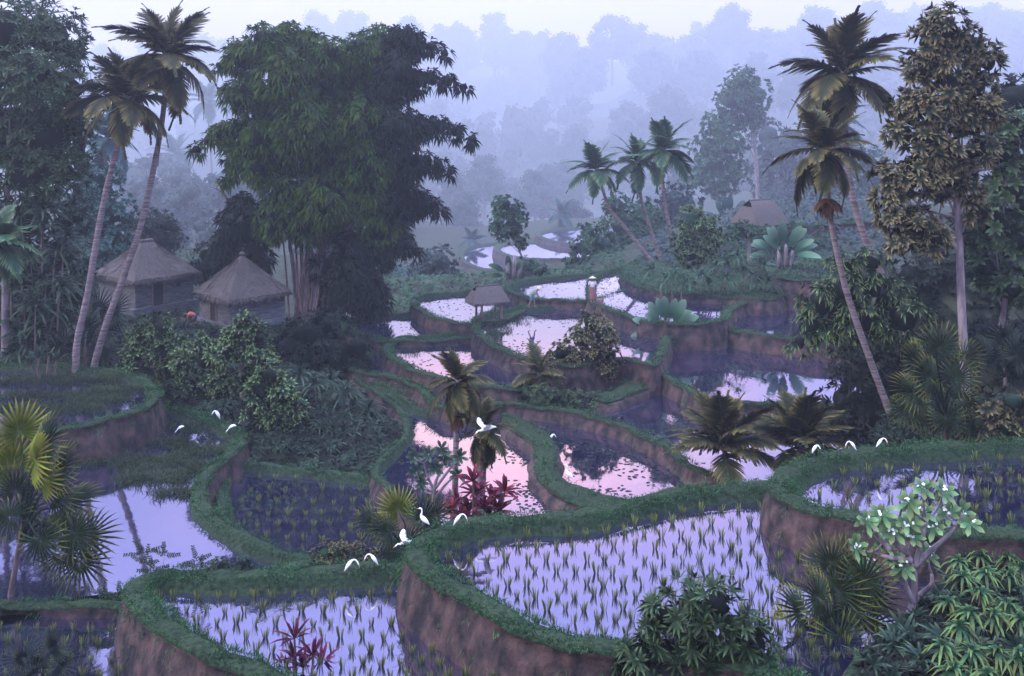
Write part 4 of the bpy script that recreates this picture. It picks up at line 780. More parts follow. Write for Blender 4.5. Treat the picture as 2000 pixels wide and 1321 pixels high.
def plumeria(label, trunk_path, limbs, heads, Y, leaf_px, mat, flowers, trunk_px, name='plumeria_tree', wid=.34):
    pts = np.array([px(u, v, Y) for u, v in trunk_path]); g = gz(pts[0][0], pts[0][1]); b = pts[0].copy(); b[2] = min(g, b[2])-.05
    pts = np.vstack([b, pts]) if g < pts[0][2]-.1 else pts
    o = thing(name, Vector(b), label, 'tree'); mb = MB(); r0 = trunk_px/F*Y/2; s = 1/F*Y
    tube(mb, spline(pts, 26)-b, np.linspace(1.15, .42, 26)*r0, 9)
    for l in limbs: tube(mb, spline([px(u, v, Y+rng.uniform(-.2, .2)*(i > 0)) for i, (u, v) in enumerate(l)], 14)-b, np.linspace(.62, .26, 14)*r0, 7)
    P_ = spline(pts, 26)-b
    ends = np.array([px(*l[-1], Y)-b for l in limbs]+[P_[-1], P_[-4]])
    for u, v in heads:
        c = px(u, v, Y)-b; e = ends[np.argmin(((ends-c)**2).sum(1)+4*(ends[:, 2] > c[2]))]
        tube(mb, spline([e, (e+c)/2+np.array([(c[0]-e[0])*.15, 0, -.02]), c], 7), np.linspace(.26, .16, 7)*r0, 6)
    local('trunk', mb.mesh('plumeria_trunk', M['trunk_pale']), o)
    for u, v in heads:
        c = px(u, v, Y+rng.uniform(-.2, .2))-b; hb = MB(); ax = np.array([[rng.normal(0, .3), -.75, .75]])
        rosettes(hb, [c], ax, 7, leaf_px*s, leaf_px*s*wid, 68, .15, 0, OVATE, 10); rosettes(hb, [c-ax[0]*.04], ax, 2 if flowers else 1, leaf_px*s*.8, leaf_px*s*wid*.9, 95, .3, 0, OVATE, 10)
        h = local('leaf_head', hb.mesh('leaf_head', M[mat]), o)
        if flowers:
            fb = MB()
            for i in range(5):
                q = c+ax[0]*.07+np.array([rng.normal(0, 5), rng.normal(0, 3), rng.normal(0, 5)])*s; rosettes(fb, [q], ax+rng.normal(0, .5, (1, 3)), 5, 3.6*s, 2.2*s, 72, 0, 0, OVATE, 4)
            local('flower_cluster', fb.mesh('flower_cluster', M['flower']), h)
    return o
plumeria('white-flowered plumeria on a bent pale trunk, bottom right', [(1655, 1345), (1668, 1305), (1700, 1268), (1745, 1240), (1772, 1205), (1784, 1175), (1786, 1120), (1772, 1080)],
         [[(1782, 1180), (1800, 1160), (1819, 1142), (1820, 1122)], [(1784, 1178), (1770, 1145), (1762, 1115)], [(1788, 1105), (1815, 1078), (1850, 1048), (1865, 1030)], [(1774, 1082), (1750, 1062), (1740, 1050)], [(1786, 1110), (1800, 1060), (1810, 1020)], [(1780, 1095), (1740, 1090), (1700, 1080)], [(1740, 1075), (1716, 1050), (1708, 1035)]],
         [(1801, 953), (1843, 962), (1776, 981), (1723, 1005), (1692, 1017), (1802, 1000), (1773, 1022), (1746, 1039), (1781, 1049), (1671, 1068), (1739, 1088), (1811, 1084), (1825, 1029), (1849, 1003), (1879, 1002), (1893, 1023), (1722, 1063), (1764, 1108), (1695, 1095)], 27, 31, 'l_plum', True, 22)
plumeria('flowerless plumeria with grey twigs before the peach pond', [(846, 1035), (846, 1000), (849, 950), (858, 925)], [[(848, 960), (835, 930), (828, 905)], [(849, 955), (868, 930), (885, 905), (878, 890)], [(848, 975), (872, 945), (888, 932)], [(836, 935), (825, 942)]],
         [(809, 893), (838, 886), (862, 877), (813, 922), (897, 893), (894, 928), (822, 944), (851, 917), (866, 893)], 37.2, 21, 'l_darkspiky', False, 11)
def sapling(label, base, Y, sprigs):
    b = px(*base, Y); o = thing('sapling', Vector(b), label, 'plant'); s = 1/F*Y; st = MB(); lf = []
    for (u, v) in sprigs:
        c = px(u, v, Y+rng.uniform(-.1, .1))-b; tube(st, spline([np.zeros(3), c*.5+np.array([-.02, 0, .03]), c], 8), np.linspace(1.5, .5, 8)*s*.6, 5)
        mb = MB()
        for a in (20, 95, 165):
            a = a+rng.normal(0, 12); d = np.array([math.cos(R(a)), rng.normal(0, .3), math.sin(R(a))]); t = np.linspace(.15, 1, 7)[:, None]; q = c+d*t*28*s; tube(mb, [c, c+d*28*s], [.7*s, .3*s], 4)
            for sg in (-1, 1): leaves(mb, q, np.tile(d*.8+np.array([-d[2], 0, d[0]])*sg, (7, 1))+rng.normal(0, .15, (7, 3)), np.tile([0, -1., .3], (7, 1)), 9*s*np.linspace(1, .6, 7), 2.6*s, .1)
        lf.append(mb)
    local('stem', st.mesh('sapling_stem', M['trunk_dark']), o)
    for m in lf: local('leaf_spray', m.mesh('leaf_spray', M['l_big']), o)
sapling('purplish sapling with three sprays at the tip of the grassy bank', (318, 1124), 32.2, [(280, 1080), (282, 1100), (300, 1115), (322, 1085)])
sapling('tiny two-sprayed sapling next to the round bank bushes', (394, 1122), 32.3, [(385, 1095), (390, 1108)])
sapling('sapling leaning over the straight bank at the left paddy corner', (212, 1186), 33, [(205, 1160), (230, 1165), (202, 1176)])
# ------------------------------------------------------------------ dead tree
def dead_tree():
    Y = 78; pts = np.array([px(512, 560, Y), px(505, 500, Y), px(480, 440, Y), px(450, 400, Y), px(424, 352, Y)]); pts[0][2] = gz(*pts[0][:2]); b = pts[0]
    o = thing('dead_tree', Vector(b), 'leafless broken tree leaning left in front of the bamboo', 'tree'); mb = MB()
    tube(mb, spline(pts, 18)-b, np.linspace(.26, .06, 18), 8); local('trunk', mb.mesh('dead_trunk', M['trunk_dark']), o)
    mb = MB(); tube(mb, spline(np.array([px(500, 505, Y), px(460, 462, Y), px(414, 428, Y)]), 12)-b, np.linspace(.2, .06, 12), 7)
    tube(mb, spline(np.array([px(440, 385, Y), px(428, 372, Y), px(414, 366, Y)]), 6)-b, np.linspace(.07, .03, 6), 5); local('branch', mb.mesh('dead_branch', M['trunk_dark']), o)
dead_tree()
# ------------------------------------------------------------------ thatched huts
def hut(label, apex, Y, half, rise, wall_h, rot, ridge=0.0, door_at=.3, over=.45):
    c = px(apex[0], apex[1], Y); eave_z = c[2]-rise; gzv = eave_z-wall_h
    o = thing('thatched_hut', (c[0], c[1], gzv), label, 'hut'); o.rotation_euler = (0, 0, R(rot))
    hw = half-over
    mb = MB(); n = 2; H = wall_h+.25
    v = []
    for z in (-.6, H): v += [(-hw, -hw, z), (hw, -hw, z), (hw, hw, z), (-hw, hw, z)]
    mb.add(v, np.array([[0, 1, 5, 4], [1, 2, 6, 5], [2, 3, 7, 6], [3, 0, 4, 7]]))
    local('wall', mb.mesh('hut_wall', M['wall']), o)
    pb = MB(); k = hw+.35
    v = [(-k, -k, -.6), (k, -k, -.6), (k, k, -.6), (-k, k, -.6), (-k, -k, .18), (k, -k, .18), (k, k, .18), (-k, k, .18)]
    pb.add(v, np.array([[4, 5, 6, 7], [0, 1, 5, 4], [1, 2, 6, 5], [2, 3, 7, 6], [3, 0, 4, 7]])); local('plinth', pb.mesh('hut_plinth', M['wall']), o)
    # thatch: curved hip roof with a thick ragged eave
    mb = MB(); per = 4*12; rows = 11; V = []
    for r in range(rows):
        t = r/(rows-1); w = half*(t**.92)+ridge*0; z = wall_h+rise*(1-t**.86)+.0
        for i in range(per):
            s_, f = divmod(i, 12); f = f/12*2-1; x, y = [(f, -1), (1, f), (-f, 1), (-1, -f)][s_]
            rr = 1-.05*(abs(f)**6)*t
            V.append((x*w*rr+np.sign(x)*ridge*min(1, abs(x)*2)*(1-t)*.9, y*w*rr, z+rng.normal(0, .02)*(t > .2)))
    for dz, sh in ((-.20, .985), (-.22, .90), (-.05, .80)):
        for i in range(per):
            s_, f = divmod(i, 12); f = f/12*2-1; x, y = [(f, -1), (1, f), (-f, 1), (-1, -f)][s_]
            V.append((x*half*sh, y*half*sh, wall_h+dz+(rng.normal(0, .05) if dz < -.1 else 0)))
    m = rows+3; i = np.arange(per); j = (i+1) % per
    mb.add(V, np.concatenate([np.stack([a*per+i, (a+1)*per+i, (a+1)*per+j, a*per+j], 1) for a in range(m-1)]), None, 0, False)
    # hanging straw at the eave
    e = np.array(V[(rows-1)*per:rows*per]); q = []
    for a in range(per):
        for f in np.linspace(0, 1, 9, endpoint=False): q.append(e[a]*(1-f)+e[(a+1) % per]*f)
    q = np.array(q); q[:, 2] -= .05; dd = np.c_[q[:, :2]*.12, -np.ones(len(q))]+rng.normal(0, .12, (len(q), 3))
    leaves(mb, q, dd, np.c_[q[:, :2], np.zeros(len(q))], rng.uniform(.16, .48, len(q)), .08, 0, 0, BLADE)
    V_ = np.array(V[:rows*per]).reshape(rows, per, 3); ns = 2600; ri = rng.integers(1, rows-1, ns); pi = rng.integers(0, per, ns); f1 = rng.random(ns)[:, None]; f2 = rng.random(ns)[:, None]
    a_ = V_[ri, pi]*(1-f2)+V_[ri, (pi+1) % per]*f2; b2 = V_[ri+1, pi]*(1-f2)+V_[ri+1, (pi+1) % per]*f2; q = a_*(1-f1)+b2*f1; d_ = nrm(b2-a_); o_ = np.c_[q[:, :2]*.1, np.full(ns, .3)]
    leaves(mb, q-d_*.1, d_+o_*.10+rng.normal(0, .06, (ns, 3)), o_+rng.normal(0, .2, (ns, 3)), rng.uniform(.3, .6, ns), .05, .02, 0, BLADE)
    roof = local('roof', mb.mesh('thatch_roof', M['thatch']), o)
    if ridge == 0:
        kb = MB(); lumpy(kb, np.array([0, 0, wall_h+rise+.03]), .22, 0, 2, .05, .7); local('finial', kb.mesh('roof_knob', M['thatch']), roof)
    else:
        kb = MB(); tube(kb, [(-ridge*1.2, 0, wall_h+rise-.02), (ridge*1.2, 0, wall_h+rise-.02)], .14, 8); local('ridge_cap', kb.mesh('ridge_cap', M['thatch']), roof)
    return o, hw
def panel(mb, x0, x1, y, z0, z1, d=.06, mat=0):
    v = [(x0, y-d, z0), (x1, y-d, z0), (x1, y-d, z1), (x0, y-d, z1), (x0, y+.02, z0), (x1, y+.02, z0), (x1, y+.02, z1), (x0, y+.02, z1)]
    mb.add(v, np.array([[0, 1, 2, 3], [0, 4, 5, 1], [1, 5, 6, 2], [2, 6, 7, 3], [3, 7, 4, 0]]), None, mat)
def box(mb, c, s, mat=0):
    c = np.array(c); s = np.array(s)/2; v = [c+s*np.array(k) for k in ((-1, -1, -1), (1, -1, -1), (1, 1, -1), (-1, 1, -1), (-1, -1, 1), (1, -1, 1), (1, 1, 1), (-1, 1, 1))]
    mb.add(v, np.array([[0, 3, 2, 1], [4, 5, 6, 7], [0, 1, 5, 4], [1, 2, 6, 5], [2, 3, 7, 6], [3, 0, 4, 7]]), None, mat)
h2, hw2 = hut('square thatched hut with a pointed roof, the nearer of the two', (473, 497), 71, 2.55, 2.55, 1.95, 45)
h1, hw1 = hut('larger thatched hut with a short flat ridge, crossed by the leaning palm trunk', (286, 470), 76, 2.85, 2.35, 2.25, 52, .45)
# a door frame and dark panel coloured as an unlit opening in the wall facing left-front (local -X face for the near hut)
def door(o, hw, face, a, w, h):
    fb, ob = MB(), MB()
    def put(mb, x0, x1, d, z0, z1, pr):
        if face == 'x': 
            v = [(-d-pr, x0, z0), (-d-pr, x1, z0), (-d-pr, x1, z1), (-d-pr, x0, z1), (-d+.05, x0, z0), (-d+.05, x1, z0), (-d+.05, x1, z1), (-d+.05, x0, z1)]
        else:
            v = [(x0, -d-pr, z0), (x1, -d-pr, z0), (x1, -d-pr, z1), (x0, -d-pr, z1), (x0, -d+.05, z0), (x1, -d+.05, z0), (x1, -d+.05, z1), (x0, -d+.05, z1)]
        mb.add(v, np.array([[0, 1, 2, 3], [0, 4, 5, 1], [1, 5, 6, 2], [2, 6, 7, 3], [3, 7, 4, 0]]))
    put(fb, a-w/2-.09, a-w/2, hw, .18, h+.09, .07); put(fb, a+w/2, a+w/2+.09, hw, .18, h+.09, .07); put(fb, a-w/2, a+w/2, hw, h, h+.09, .07)
    put(ob, a-w/2, a+w/2, hw, .18, h, .02)
    d = local('door', ob.mesh('door_dark_panel', M['dark']), o); local('door_frame', fb.mesh('door_frame', M['wood']), d)
door(h2, hw2, 'x', .1, .75, 1.75)
door(h1, hw1, 'y', -.6, .8, 1.9)
def window(o, hw, face, a, z, s):
    ob = MB(); 
    v = [(a-s/2, -hw-.03, z), (a+s/2, -hw-.03, z), (a+s/2, -hw-.03, z+s), (a-s/2, -hw-.03, z+s)]
    if face == 'x': v = [(q[1], q[0], q[2]) for q in v]
    ob.add(v, np.array([[0, 1, 2, 3]])); local('window', ob.mesh('vent', M['dark']), o)  # dark plate on the wall, coloured as the unlit inside
window(h1, hw1, 'y', 1.1, 1.3, .32); window(h2, hw2, 'x', 1.3, 1.2, .22)
def gable_roof_hut(label, centre, Y, Lr, Wd, H, rot, legs, name, cat, eave=0.0):
    """thatch roof with an open smoke gable at its left end; legs = post height"""
    c = px(centre[0], centre[1], Y); z0 = c[2]; o = thing(name, (c[0], c[1], z0-legs), label, cat); o.rotation_euler = (0, 0, R(rot))
    mb = MB(); n = 13; V = []
    xs_ = np.linspace(-1, 1, n); rows = 7
    for sg in (-1, 1):
        for r in range(rows):
            t = r/(rows-1)
            for x in xs_:
                flare = 1+.25*t*(abs(x) > .99); V.append((x*Lr/2*(.62+.38*t), sg*Wd/2*t**.9*1.0, legs+H*(1-t**1.25)+rng.normal(0, .012)))
    k = n*rows; f = []
    for s_ in (0, 1):
        for r in range(rows-1):
            for i in range(n-1):
                q = [s_*k+r*n+i, s_*k+(r+1)*n+i, s_*k+(r+1)*n+i+1, s_*k+r*n+i+1]; f.append(q if s_ else q[::-1])
    mb.add(V, np.array(f), None, 0, True)
    # hipped ends below the gable holes
    for e, i in ((-1, 0), (1, n-1)):
        a = [V[r*n+i] for r in range(rows)]; b_ = [V[k+r*n+i] for r in range(rows)]; q = []; 
        hole = 2 if e < 0 else 0
        for r in range(hole, rows): q += [a[r], b_[r]]
        m = len(q)//2; bulge = np.array([(0, 0, 0)]*len(q), float); mb.add(np.array(q)+bulge, np.array([[2*r, 2*r+1, 2*r+3, 2*r+2] for r in range(m-1)]))
    # thick underside rim
    rim = [V[(rows-1)*n+i] for i in range(n)]+[V[k+(rows-1)*n+i] for i in range(n-1, -1, -1)]
    rim = np.array(rim); low = rim*np.array([.97, .95, 1])-np.array([0, 0, .14]); m = len(rim); i = np.arange(m); j = (i+1) % m
    mb.add(np.concatenate([rim, low]), np.stack([i, j, m+j, m+i], 1)); mb.add(low, np.arange(m)[None])
    q = rim[np.repeat(i, 8)]*(1-np.tile(np.linspace(0, 1, 8, False), m)[:, None])+rim[np.repeat(j, 8)]*np.tile(np.linspace(0, 1, 8, False), m)[:, None]
    leaves(mb, q, np.c_[q[:, :2]*.2, -np.ones(len(q))]+rng.normal(0, .15, (len(q), 3)), np.c_[q[:, :2], np.zeros(len(q))], rng.uniform(.12, .26, len(q)), .07, 0, 0, BLADE)
    local('roof', mb.mesh('gable_thatch', M['thatch']), o)
    rb = MB(); tube(rb, [(-Lr*.33, 0, legs+H), (Lr*.33, 0, legs+H)], .07, 8); local('ridge_cap', rb.mesh('ridge', M['thatch']), o)
    return o, z0-legs
sh, shz = gable_roof_hut('small thatched field shelter on posts at the cream pond bank', (952, 588), 70, 2.7, 1.7, 1.05, 24, .95, 'field_shelter', 'shelter')
for x, y in ((-.62, -.5), (.82, -.5), (-.62, .5), (.82, .5)):
    pb = MB(); tube(pb, [(x, y, -.25), (x, y, 1.02)], [.09, .08], 7); local('post', pb.mesh('shelter_post', M['wood']), sh)
rt = MB()
for p in ([(-.75, -.1, 1.9), (-.82, -.1, 2.3), (-1.05, -.1, 2.55), (-1.1, -.1, 2.75)], [(-.82, -.1, 2.3), (-.62, -.1, 2.6), (-.6, -.1, 2.8)], [(-1.05, -.1, 2.5), (-1.3, -.1, 2.55)]): tube(rt, spline(p, 7), np.linspace(.035, .015, 7), 5)
local('roof_branch', rt.mesh('roof_branch', M['trunk_dark']), sh)
gable_roof_hut('grey thatched roof standing half sunk on the right hillside', (1484, 436), 97, 4.4, 3.4, 2.2, 32, .3, 'thatched_barn', 'hut')

# ------------------------------------------------------------------ egrets
def oval(mb, pts, rad, sides=12, flat=1.0, mat=0): tube(mb, pts, rad, sides, mat, True, flat)
def egret(label, at, Y, Hpx, pose, face, group='white egrets'):
    """pose in a side profile facing +X, standing height 1"""
    s = .9*Hpx/F*Y; b = px(at[0], at[1], Y); o = thing('egret', Vector(b), label, 'egret', group); o.rotation_euler = (0, 0, R(face))
    P = {'tall': ([(-.24, .30), (-.17, .36), (-.06, .44), (.05, .52), (.11, .60), (.12, .68), (.09, .78), (.10, .88), (.14, .93), (.19, .93), (.23, .92)], [.012, .05, .095, .10, .07, .045, .033, .03, .036, .036, .02], (.235, .92), (.36, .90)),
         'bend': ([(-.26, .24), (-.20, .36), (-.11, .50), (-.02, .62), (.06, .70), (.14, .76), (.23, .77), (.31, .72), (.37, .63), (.40, .56), (.42, .52)], [.012, .05, .085, .088, .062, .042, .033, .031, .036, .032, .02], (.42, .52), (.47, .36)),
         'peck': ([(-.30, .62), (-.22, .64), (-.10, .62), (.03, .57), (.13, .50), (.20, .43), (.26, .36), (.32, .29), (.36, .24), (.40, .20), (.43, .16)], [.012, .05, .09, .10, .075, .05, .036, .032, .036, .034, .02], (.43, .16), (.47, .03)),
         'hunch': ([(-.16, .26), (-.14, .36), (-.08, .50), (.0, .62), (.06, .70), (.12, .74), (.18, .74), (.24, .69), (.28, .63), (.31, .58), (.33, .55)], [.012, .06, .10, .105, .08, .055, .045, .038, .04, .036, .02], (.33, .55), (.40, .44)),
         'fly': ([(-.55, .50), (-.40, .52), (-.20, .50), (.0, .48), (.16, .45), (.26, .42), (.33, .44), (.38, .42), (.43, .38), (.47, .35), (.50, .33)], [.03, .06, .085, .09, .07, .05, .04, .036, .038, .034, .02], (.50, .33), (.62, .25))}[pose]
    prof, rad, bk0, bk1 = P; q = np.array([(x, 0, z) for x, z in prof])*s
    mb = MB(); n = 30; oval(mb, spline(q, n), np.interp(np.linspace(0, 1, n), np.linspace(0, 1, len(rad)), rad)*s, 12, .8)
    # folded wing bulge and tail feathers belong to the body
    if pose != 'fly':
        for sg in (-1, 1):
            w = spline(np.array([(prof[4][0], sg*.06, prof[4][1]-.03), (prof[2][0], sg*.085, prof[2][1]-.015), (prof[0][0]-.03, sg*.02, prof[0][1]-.03)])*s, 8); tube(mb, w, np.array([.02, .055, .065, .06, .05, .035, .02, .006])*s, 8, 0, True, .5)
    local('body', mb.mesh('egret_body', M['egret']), o)
    kb = MB(); tube(kb, np.array([(bk0[0], 0, bk0[1]), ((bk0[0]+bk1[0])/2, 0, (bk0[1]+bk1[1])/2), (bk1[0], 0, bk1[1])])*s, np.array([.018, .012, .002])*s, 7); local('beak', kb.mesh('egret_beak', M['beak']), o)
    if pose != 'fly':
        hx, hz = prof[2][0]*.6+prof[3][0]*.4, prof[2][1]-.05
        for sg in (-1, 1):
            lb = MB(); fx = hx+sg*.04-.02; tube(lb, np.array([(hx, sg*.035, hz), (hx+.03, sg*.038, hz*.55), (fx, sg*.04, .01)])*s, np.array([.022, .013, .010])*s, 6)
            for a in (-.5, 0, .5): tube(lb, np.array([(fx, sg*.04, .012), (fx+.07*math.cos(a), sg*.04+.07*math.sin(a), .006)])*s, np.array([.008, .005])*s, 4)
            local('leg', lb.mesh('egret_leg', M['leg']), o)
    else:
        for sg in (-1, 1):
            wb = MB(); m = 12; t = np.linspace(0, 1, m); 
            le = np.c_[.14-.10*t+.16*np.sin(t*3.1), sg*(.06+.72*t), .50+.55*t**.8*(.72 if sg > 0 else .62)]; te = np.c_[le[:, 0]-.34*np.sqrt(np.clip(1-t**2.2, 0, 1))-.02, le[:, 1]-sg*.02, le[:, 2]-.07-.05*np.sin(t*20)]
            V = np.stack([le, (le+te)/2+np.array([0, 0, .03]), te, (le+te)/2-np.array([0, 0, .01])], 1).reshape(-1, 3)*s; i = np.arange(m-1)*4
            wb.add(V, np.concatenate([np.stack([i+a, i+(a+1) % 4, i+4+(a+1) % 4, i+4+a], 1) for a in range(4)]), None, 0, True); local('wing', wb.mesh('egret_wing', M['egret']), o)
        lb = MB()
        for sg in (-1, 1): tube(lb, np.array([(-.42, sg*.02, .49), (-.62, sg*.02, .46), (-.74, sg*.02, .44)])*s, np.array([.014, .01, .008])*s, 5)
        local('leg', lb.mesh('egret_legs', M['leg']), o)
    return o
def yon(v, h): return F*h/(v-VH)
egret('egret stepping in the marsh grass of the upper left terrace', (352, 848), yon(848, 16.0), 26, 'peck', 200)
egret('upright egret at the back of the left marsh bank', (424, 826), yon(826, 15.75), 34, 'hunch', 180)
egret('egret stretching forward beside the curved green bank', (453, 848), yon(848, 15.75), 30, 'peck', 175)
egret('egret preening on the tongue of bank between the peach ponds', (1078, 866), yon(866, 16.2), 26, 'hunch', -5)
egret('slim upright egret on the bank by the round reflection', (1111, 944), yon(944, 16.3), 42, 'tall', 160)
egret('egret in flight before the stout bronze palm', (948, 858), 36.2, 46, 'fly', 205)
egret('tall straight egret on the big paddy bank beside the fan palm', (828, 1036), yon(1036, 13.1), 50, 'tall', 165)
egret('egret bowing right on the big paddy bank below the cordyline', (896, 1034), yon(1034, 13.1), 42, 'bend', 5)
egret('egret landing with raised wings beside the bright fan leaf', (792, 1080), 33.2, 46, 'fly', 190)
egret('left of the two egrets by the yellow shrub, bowing right', (684, 1124), yon(1124, 14.35), 44, 'bend', 0)
egret('right of the two egrets by the yellow shrub, bowing left', (728, 1112), yon(1112, 14.35), 42, 'bend', 180)
egret('leftmost of the three egrets on the right terrace rim', (1592, 893), yon(893, 11.9), 34, 'hunch', -10)
egret('middle of the three egrets on the right terrace rim, facing left', (1664, 886), yon(886, 11.9), 34, 'bend', 185)
egret('rightmost of the three egrets on the right terrace rim', (1720, 880), yon(880, 11.9), 34, 'bend', 0)

# ------------------------------------------------------------------ people
def person(label, at, Y, J, clothes, face=0, hat=True, sc=1.0):
    """J: joints in metres, figure facing +X; body = one skinned surface"""
    b = px(at[0], at[1], Y); o = thing('person', Vector(b), label, 'person'); o.rotation_euler = (0, 0, R(face)); o.scale = (sc,)*3
    vs, es, rs = [], [], []
    def add(p, r, par=None):
        vs.append(p); rs.append(r); i = len(vs)-1
        if par is not None: es.append((par, i))
        return i
    pel = add(J['pelvis'], .125); wa = add(J['waist'], .115, pel); ch = add(J['chest'], .145, wa); nk = add(J['neck'], .055, ch)
    hd = add(J['head'], .085, nk); tp = add(J['top'], .075, hd)
    ax = np.array(J['head'])+np.array(J.get('nose', (.09, 0, 0))); add(tuple(ax), .018, hd)
    for sg in (-1, 1):
        kz = 'l' if sg > 0 else 'r'
        sh_ = add(J['sh'+kz], .062, ch); el = add(J['el'+kz], .042, sh_); wr = add(J['wr'+kz], .030, el)
        w = np.array(J['wr'+kz]); d = w-np.array(J['el'+kz]); d = d/np.linalg.norm(d); pm = add(tuple(w+d*.06), .032, wr)
        sd_ = np.array([0, 1., 0]); 
        for f, (off, ln) in enumerate(((-.030, .07), (-.010, .085), (.010, .08), (.028, .062))):
            k1 = add(tuple(w+d*.09+sd_*off), .0095, pm); k2 = add(tuple(w+d*(.09+ln*.6)+sd_*off*1.1+np.array([.008, 0, -.004])), .0085, k1); add(tuple(w+d*(.09+ln)+sd_*off*1.1+np.array([.02, 0, -.012])), .007, k2)
        k1 = add(tuple(w+d*.045+sd_*-.045*sg+np.array([.015, 0, 0])), .010, pm); add(tuple(w+d*.085+sd_*-.06*sg+np.array([.02, 0, 0])), .008, k1)
        hp = add(J['hp'+kz], .092, pel); kn = add(J['kn'+kz], .062, hp); an = add(J['an'+kz], .040, kn); a_ = np.array(J['an'+kz]); add(tuple(a_+np.array([.15, 0, -.055])), .034, an)
    me = bpy.data.meshes.new('person_body'); me.from_pydata([tuple(map(float, v)) for v in vs], es, []); me.materials.append(M['skin'])
    bo = local('body', me, o); md = bo.modifiers.new('skin', 'SKIN'); md.use_smooth_shade = True
    sv = me.skin_vertices[0].data
    for i, r in enumerate(rs): sv[i].radius = (r, r); sv[i].use_root = i == 0
    bo.modifiers.new('sub', 'SUBSURF').levels = 1; bo.modifiers['sub'].render_levels = 1
    A = {k: np.array(v, float) for k, v in J.items()}
    def cloth(nm, mat, chains):
        mb = MB()
        for pts, rad in chains: tube(mb, spline(np.array(pts), 10), np.interp(np.linspace(0, 1, 10), np.linspace(0, 1, len(rad)), rad), 12, 0, True)
        local(nm, mb.mesh(nm, M[mat]), o)
    cloth('shirt', clothes[0], [([A['pelvis']*.7+A['waist']*.3, A['waist'], A['chest'], A['neck']*.75+A['chest']*.25], [.155, .15, .18, .09])]+[([A['chest']*.3+A['sh'+k]*.7, A['sh'+k], A['sh'+k]*.35+A['el'+k]*.65], [.08, .085, .062]) for k in 'lr'])
    if clothes[1] == 'sarong': cloth('sarong', clothes[2], [([A['waist'], A['pelvis'], (A['knl']+A['knr'])/2, (A['anl']+A['anr'])/2*.6+(A['knl']+A['knr'])/2*.4], [.15, .185, .20, .20])])
    else: cloth('shorts', clothes[1], [([A['waist'], A['pelvis'], A['hp'+k], A['hp'+k]*.15+A['kn'+k]*.85], [.15, .155, .12, .088]) for k in 'lr'])
    if hat:
        hb = MB(); c = A['top']; ax = A['top']-A['head']; ax /= np.linalg.norm(ax); tube(hb, [c-ax*.03, c+ax*.0, c+ax*.06, c+ax*.14], [.27, .25, .14, .01], 16); local('hat', hb.mesh('straw_hat', M['straw']), o)
    else:
        hb = MB(); lumpy(hb, A['head']*.4+A['top']*.6+np.array([-.02, 0, .02]), .105, 0, 2, .02); local('hair', hb.mesh('hair', M['cloth_dark']), o)
    return o
stoop = dict(pelvis=(-.05, 0, .84), waist=(.03, 0, .97), chest=(.20, 0, 1.14), neck=(.33, 0, 1.24), head=(.44, 0, 1.29), top=(.52, 0, 1.37), nose=(.07, 0, -.07),
             shl=(.22, .17, 1.15), ell=(.32, .22, .92), wrl=(.48, .12, .78), shr=(.22, -.17, 1.15), elr=(.34, -.22, .92), wrr=(.50, -.12, .80),
             hpl=(-.05, .09, .80), knl=(.10, .12, .45), anl=(.14, .12, .07), hpr=(-.05, -.09, .80), knr=(-.12, -.10, .46), anr=(-.30, -.10, .07))
p1 = person('farmer in a straw hat stooping to walk along the pond bank', (1040, 601), yon(601, 13.75), stoop, ('shirt_green', 'cloth_teal'), -12)
stand = dict(pelvis=(0, 0, .88), waist=(.01, 0, 1.03), chest=(.02, 0, 1.24), neck=(.02, 0, 1.42), head=(.04, 0, 1.52), top=(.03, 0, 1.60),
             shl=(.01, .18, 1.32), ell=(.03, .26, 1.06), wrl=(.12, .25, .84), shr=(.01, -.18, 1.32), elr=(.03, -.26, 1.06), wrr=(.14, -.22, .86),
             hpl=(0, .09, .84), knl=(.03, .10, .46), anl=(-.02, .10, .07), hpr=(0, -.09, .84), knr=(.05, -.10, .46), anr=(.06, -.10, .07))
p2 = person('farmer in white shirt and pink sarong standing at the terrace tip', (1157, 590), yon(590, 12.6), stand, ('shirt_white', 'sarong', 'cloth_pink'), -80)
gbend = dict(pelvis=(-.10, 0, .86), waist=(.03, 0, .95), chest=(.24, 0, 1.00), neck=(.40, 0, 1.00), head=(.50, 0, .97), top=(.59, 0, .95), nose=(.03, 0, -.09),
             shl=(.26, .17, .99), ell=(.32, .20, .72), wrl=(.38, .16, .48), shr=(.26, -.17, .99), elr=(.34, -.20, .72), wrr=(.42, -.14, .50),
             hpl=(-.10, .09, .82), knl=(-.06, .10, .45), anl=(-.10, .10, .07), hpr=(-.10, -.09, .82), knr=(-.02, -.10, .45), anr=(-.02, -.10, .07))
c_ = px(378, 640, 69); gzz = gz(c_[0], c_[1]); v_ = VH+(CZ-gzz)/69*F
p3 = person('person in a red shirt bending over between the two huts', (378, v_), 69, gbend, ('shirt_red', 'cloth_dark'), 180, False)
def basket(label, at, Y):
    b = px(*at, Y); o = thing('basket', Vector(b), label, 'basket'); mb = MB(); a = np.linspace(0, 2*np.pi, 17)[:-1]
    tube(mb, [(0, 0, 0), (0, 0, .14), (0, 0, .30)], [.17, .22, .25], 14, 0, True)
    for t in a[::2]: tube(mb, [(.18*math.cos(t), .18*math.sin(t), 0), (.265*math.cos(t), .265*math.sin(t), .32)], .012, 4)
    tube(mb, [(.26*math.cos(t), .26*math.sin(t), .31) for t in np.linspace(0, 2*np.pi, 17)], .02, 5, 0, False)
    local('weave', mb.mesh('basket', M['wood']), o); hb = MB(); tube(hb, [(.25*math.cos(t), 0, .3+.25*math.sin(t)) for t in np.linspace(0, np.pi, 11)], .014, 5); local('handle', hb.mesh('basket_handle', M['wood']), o)
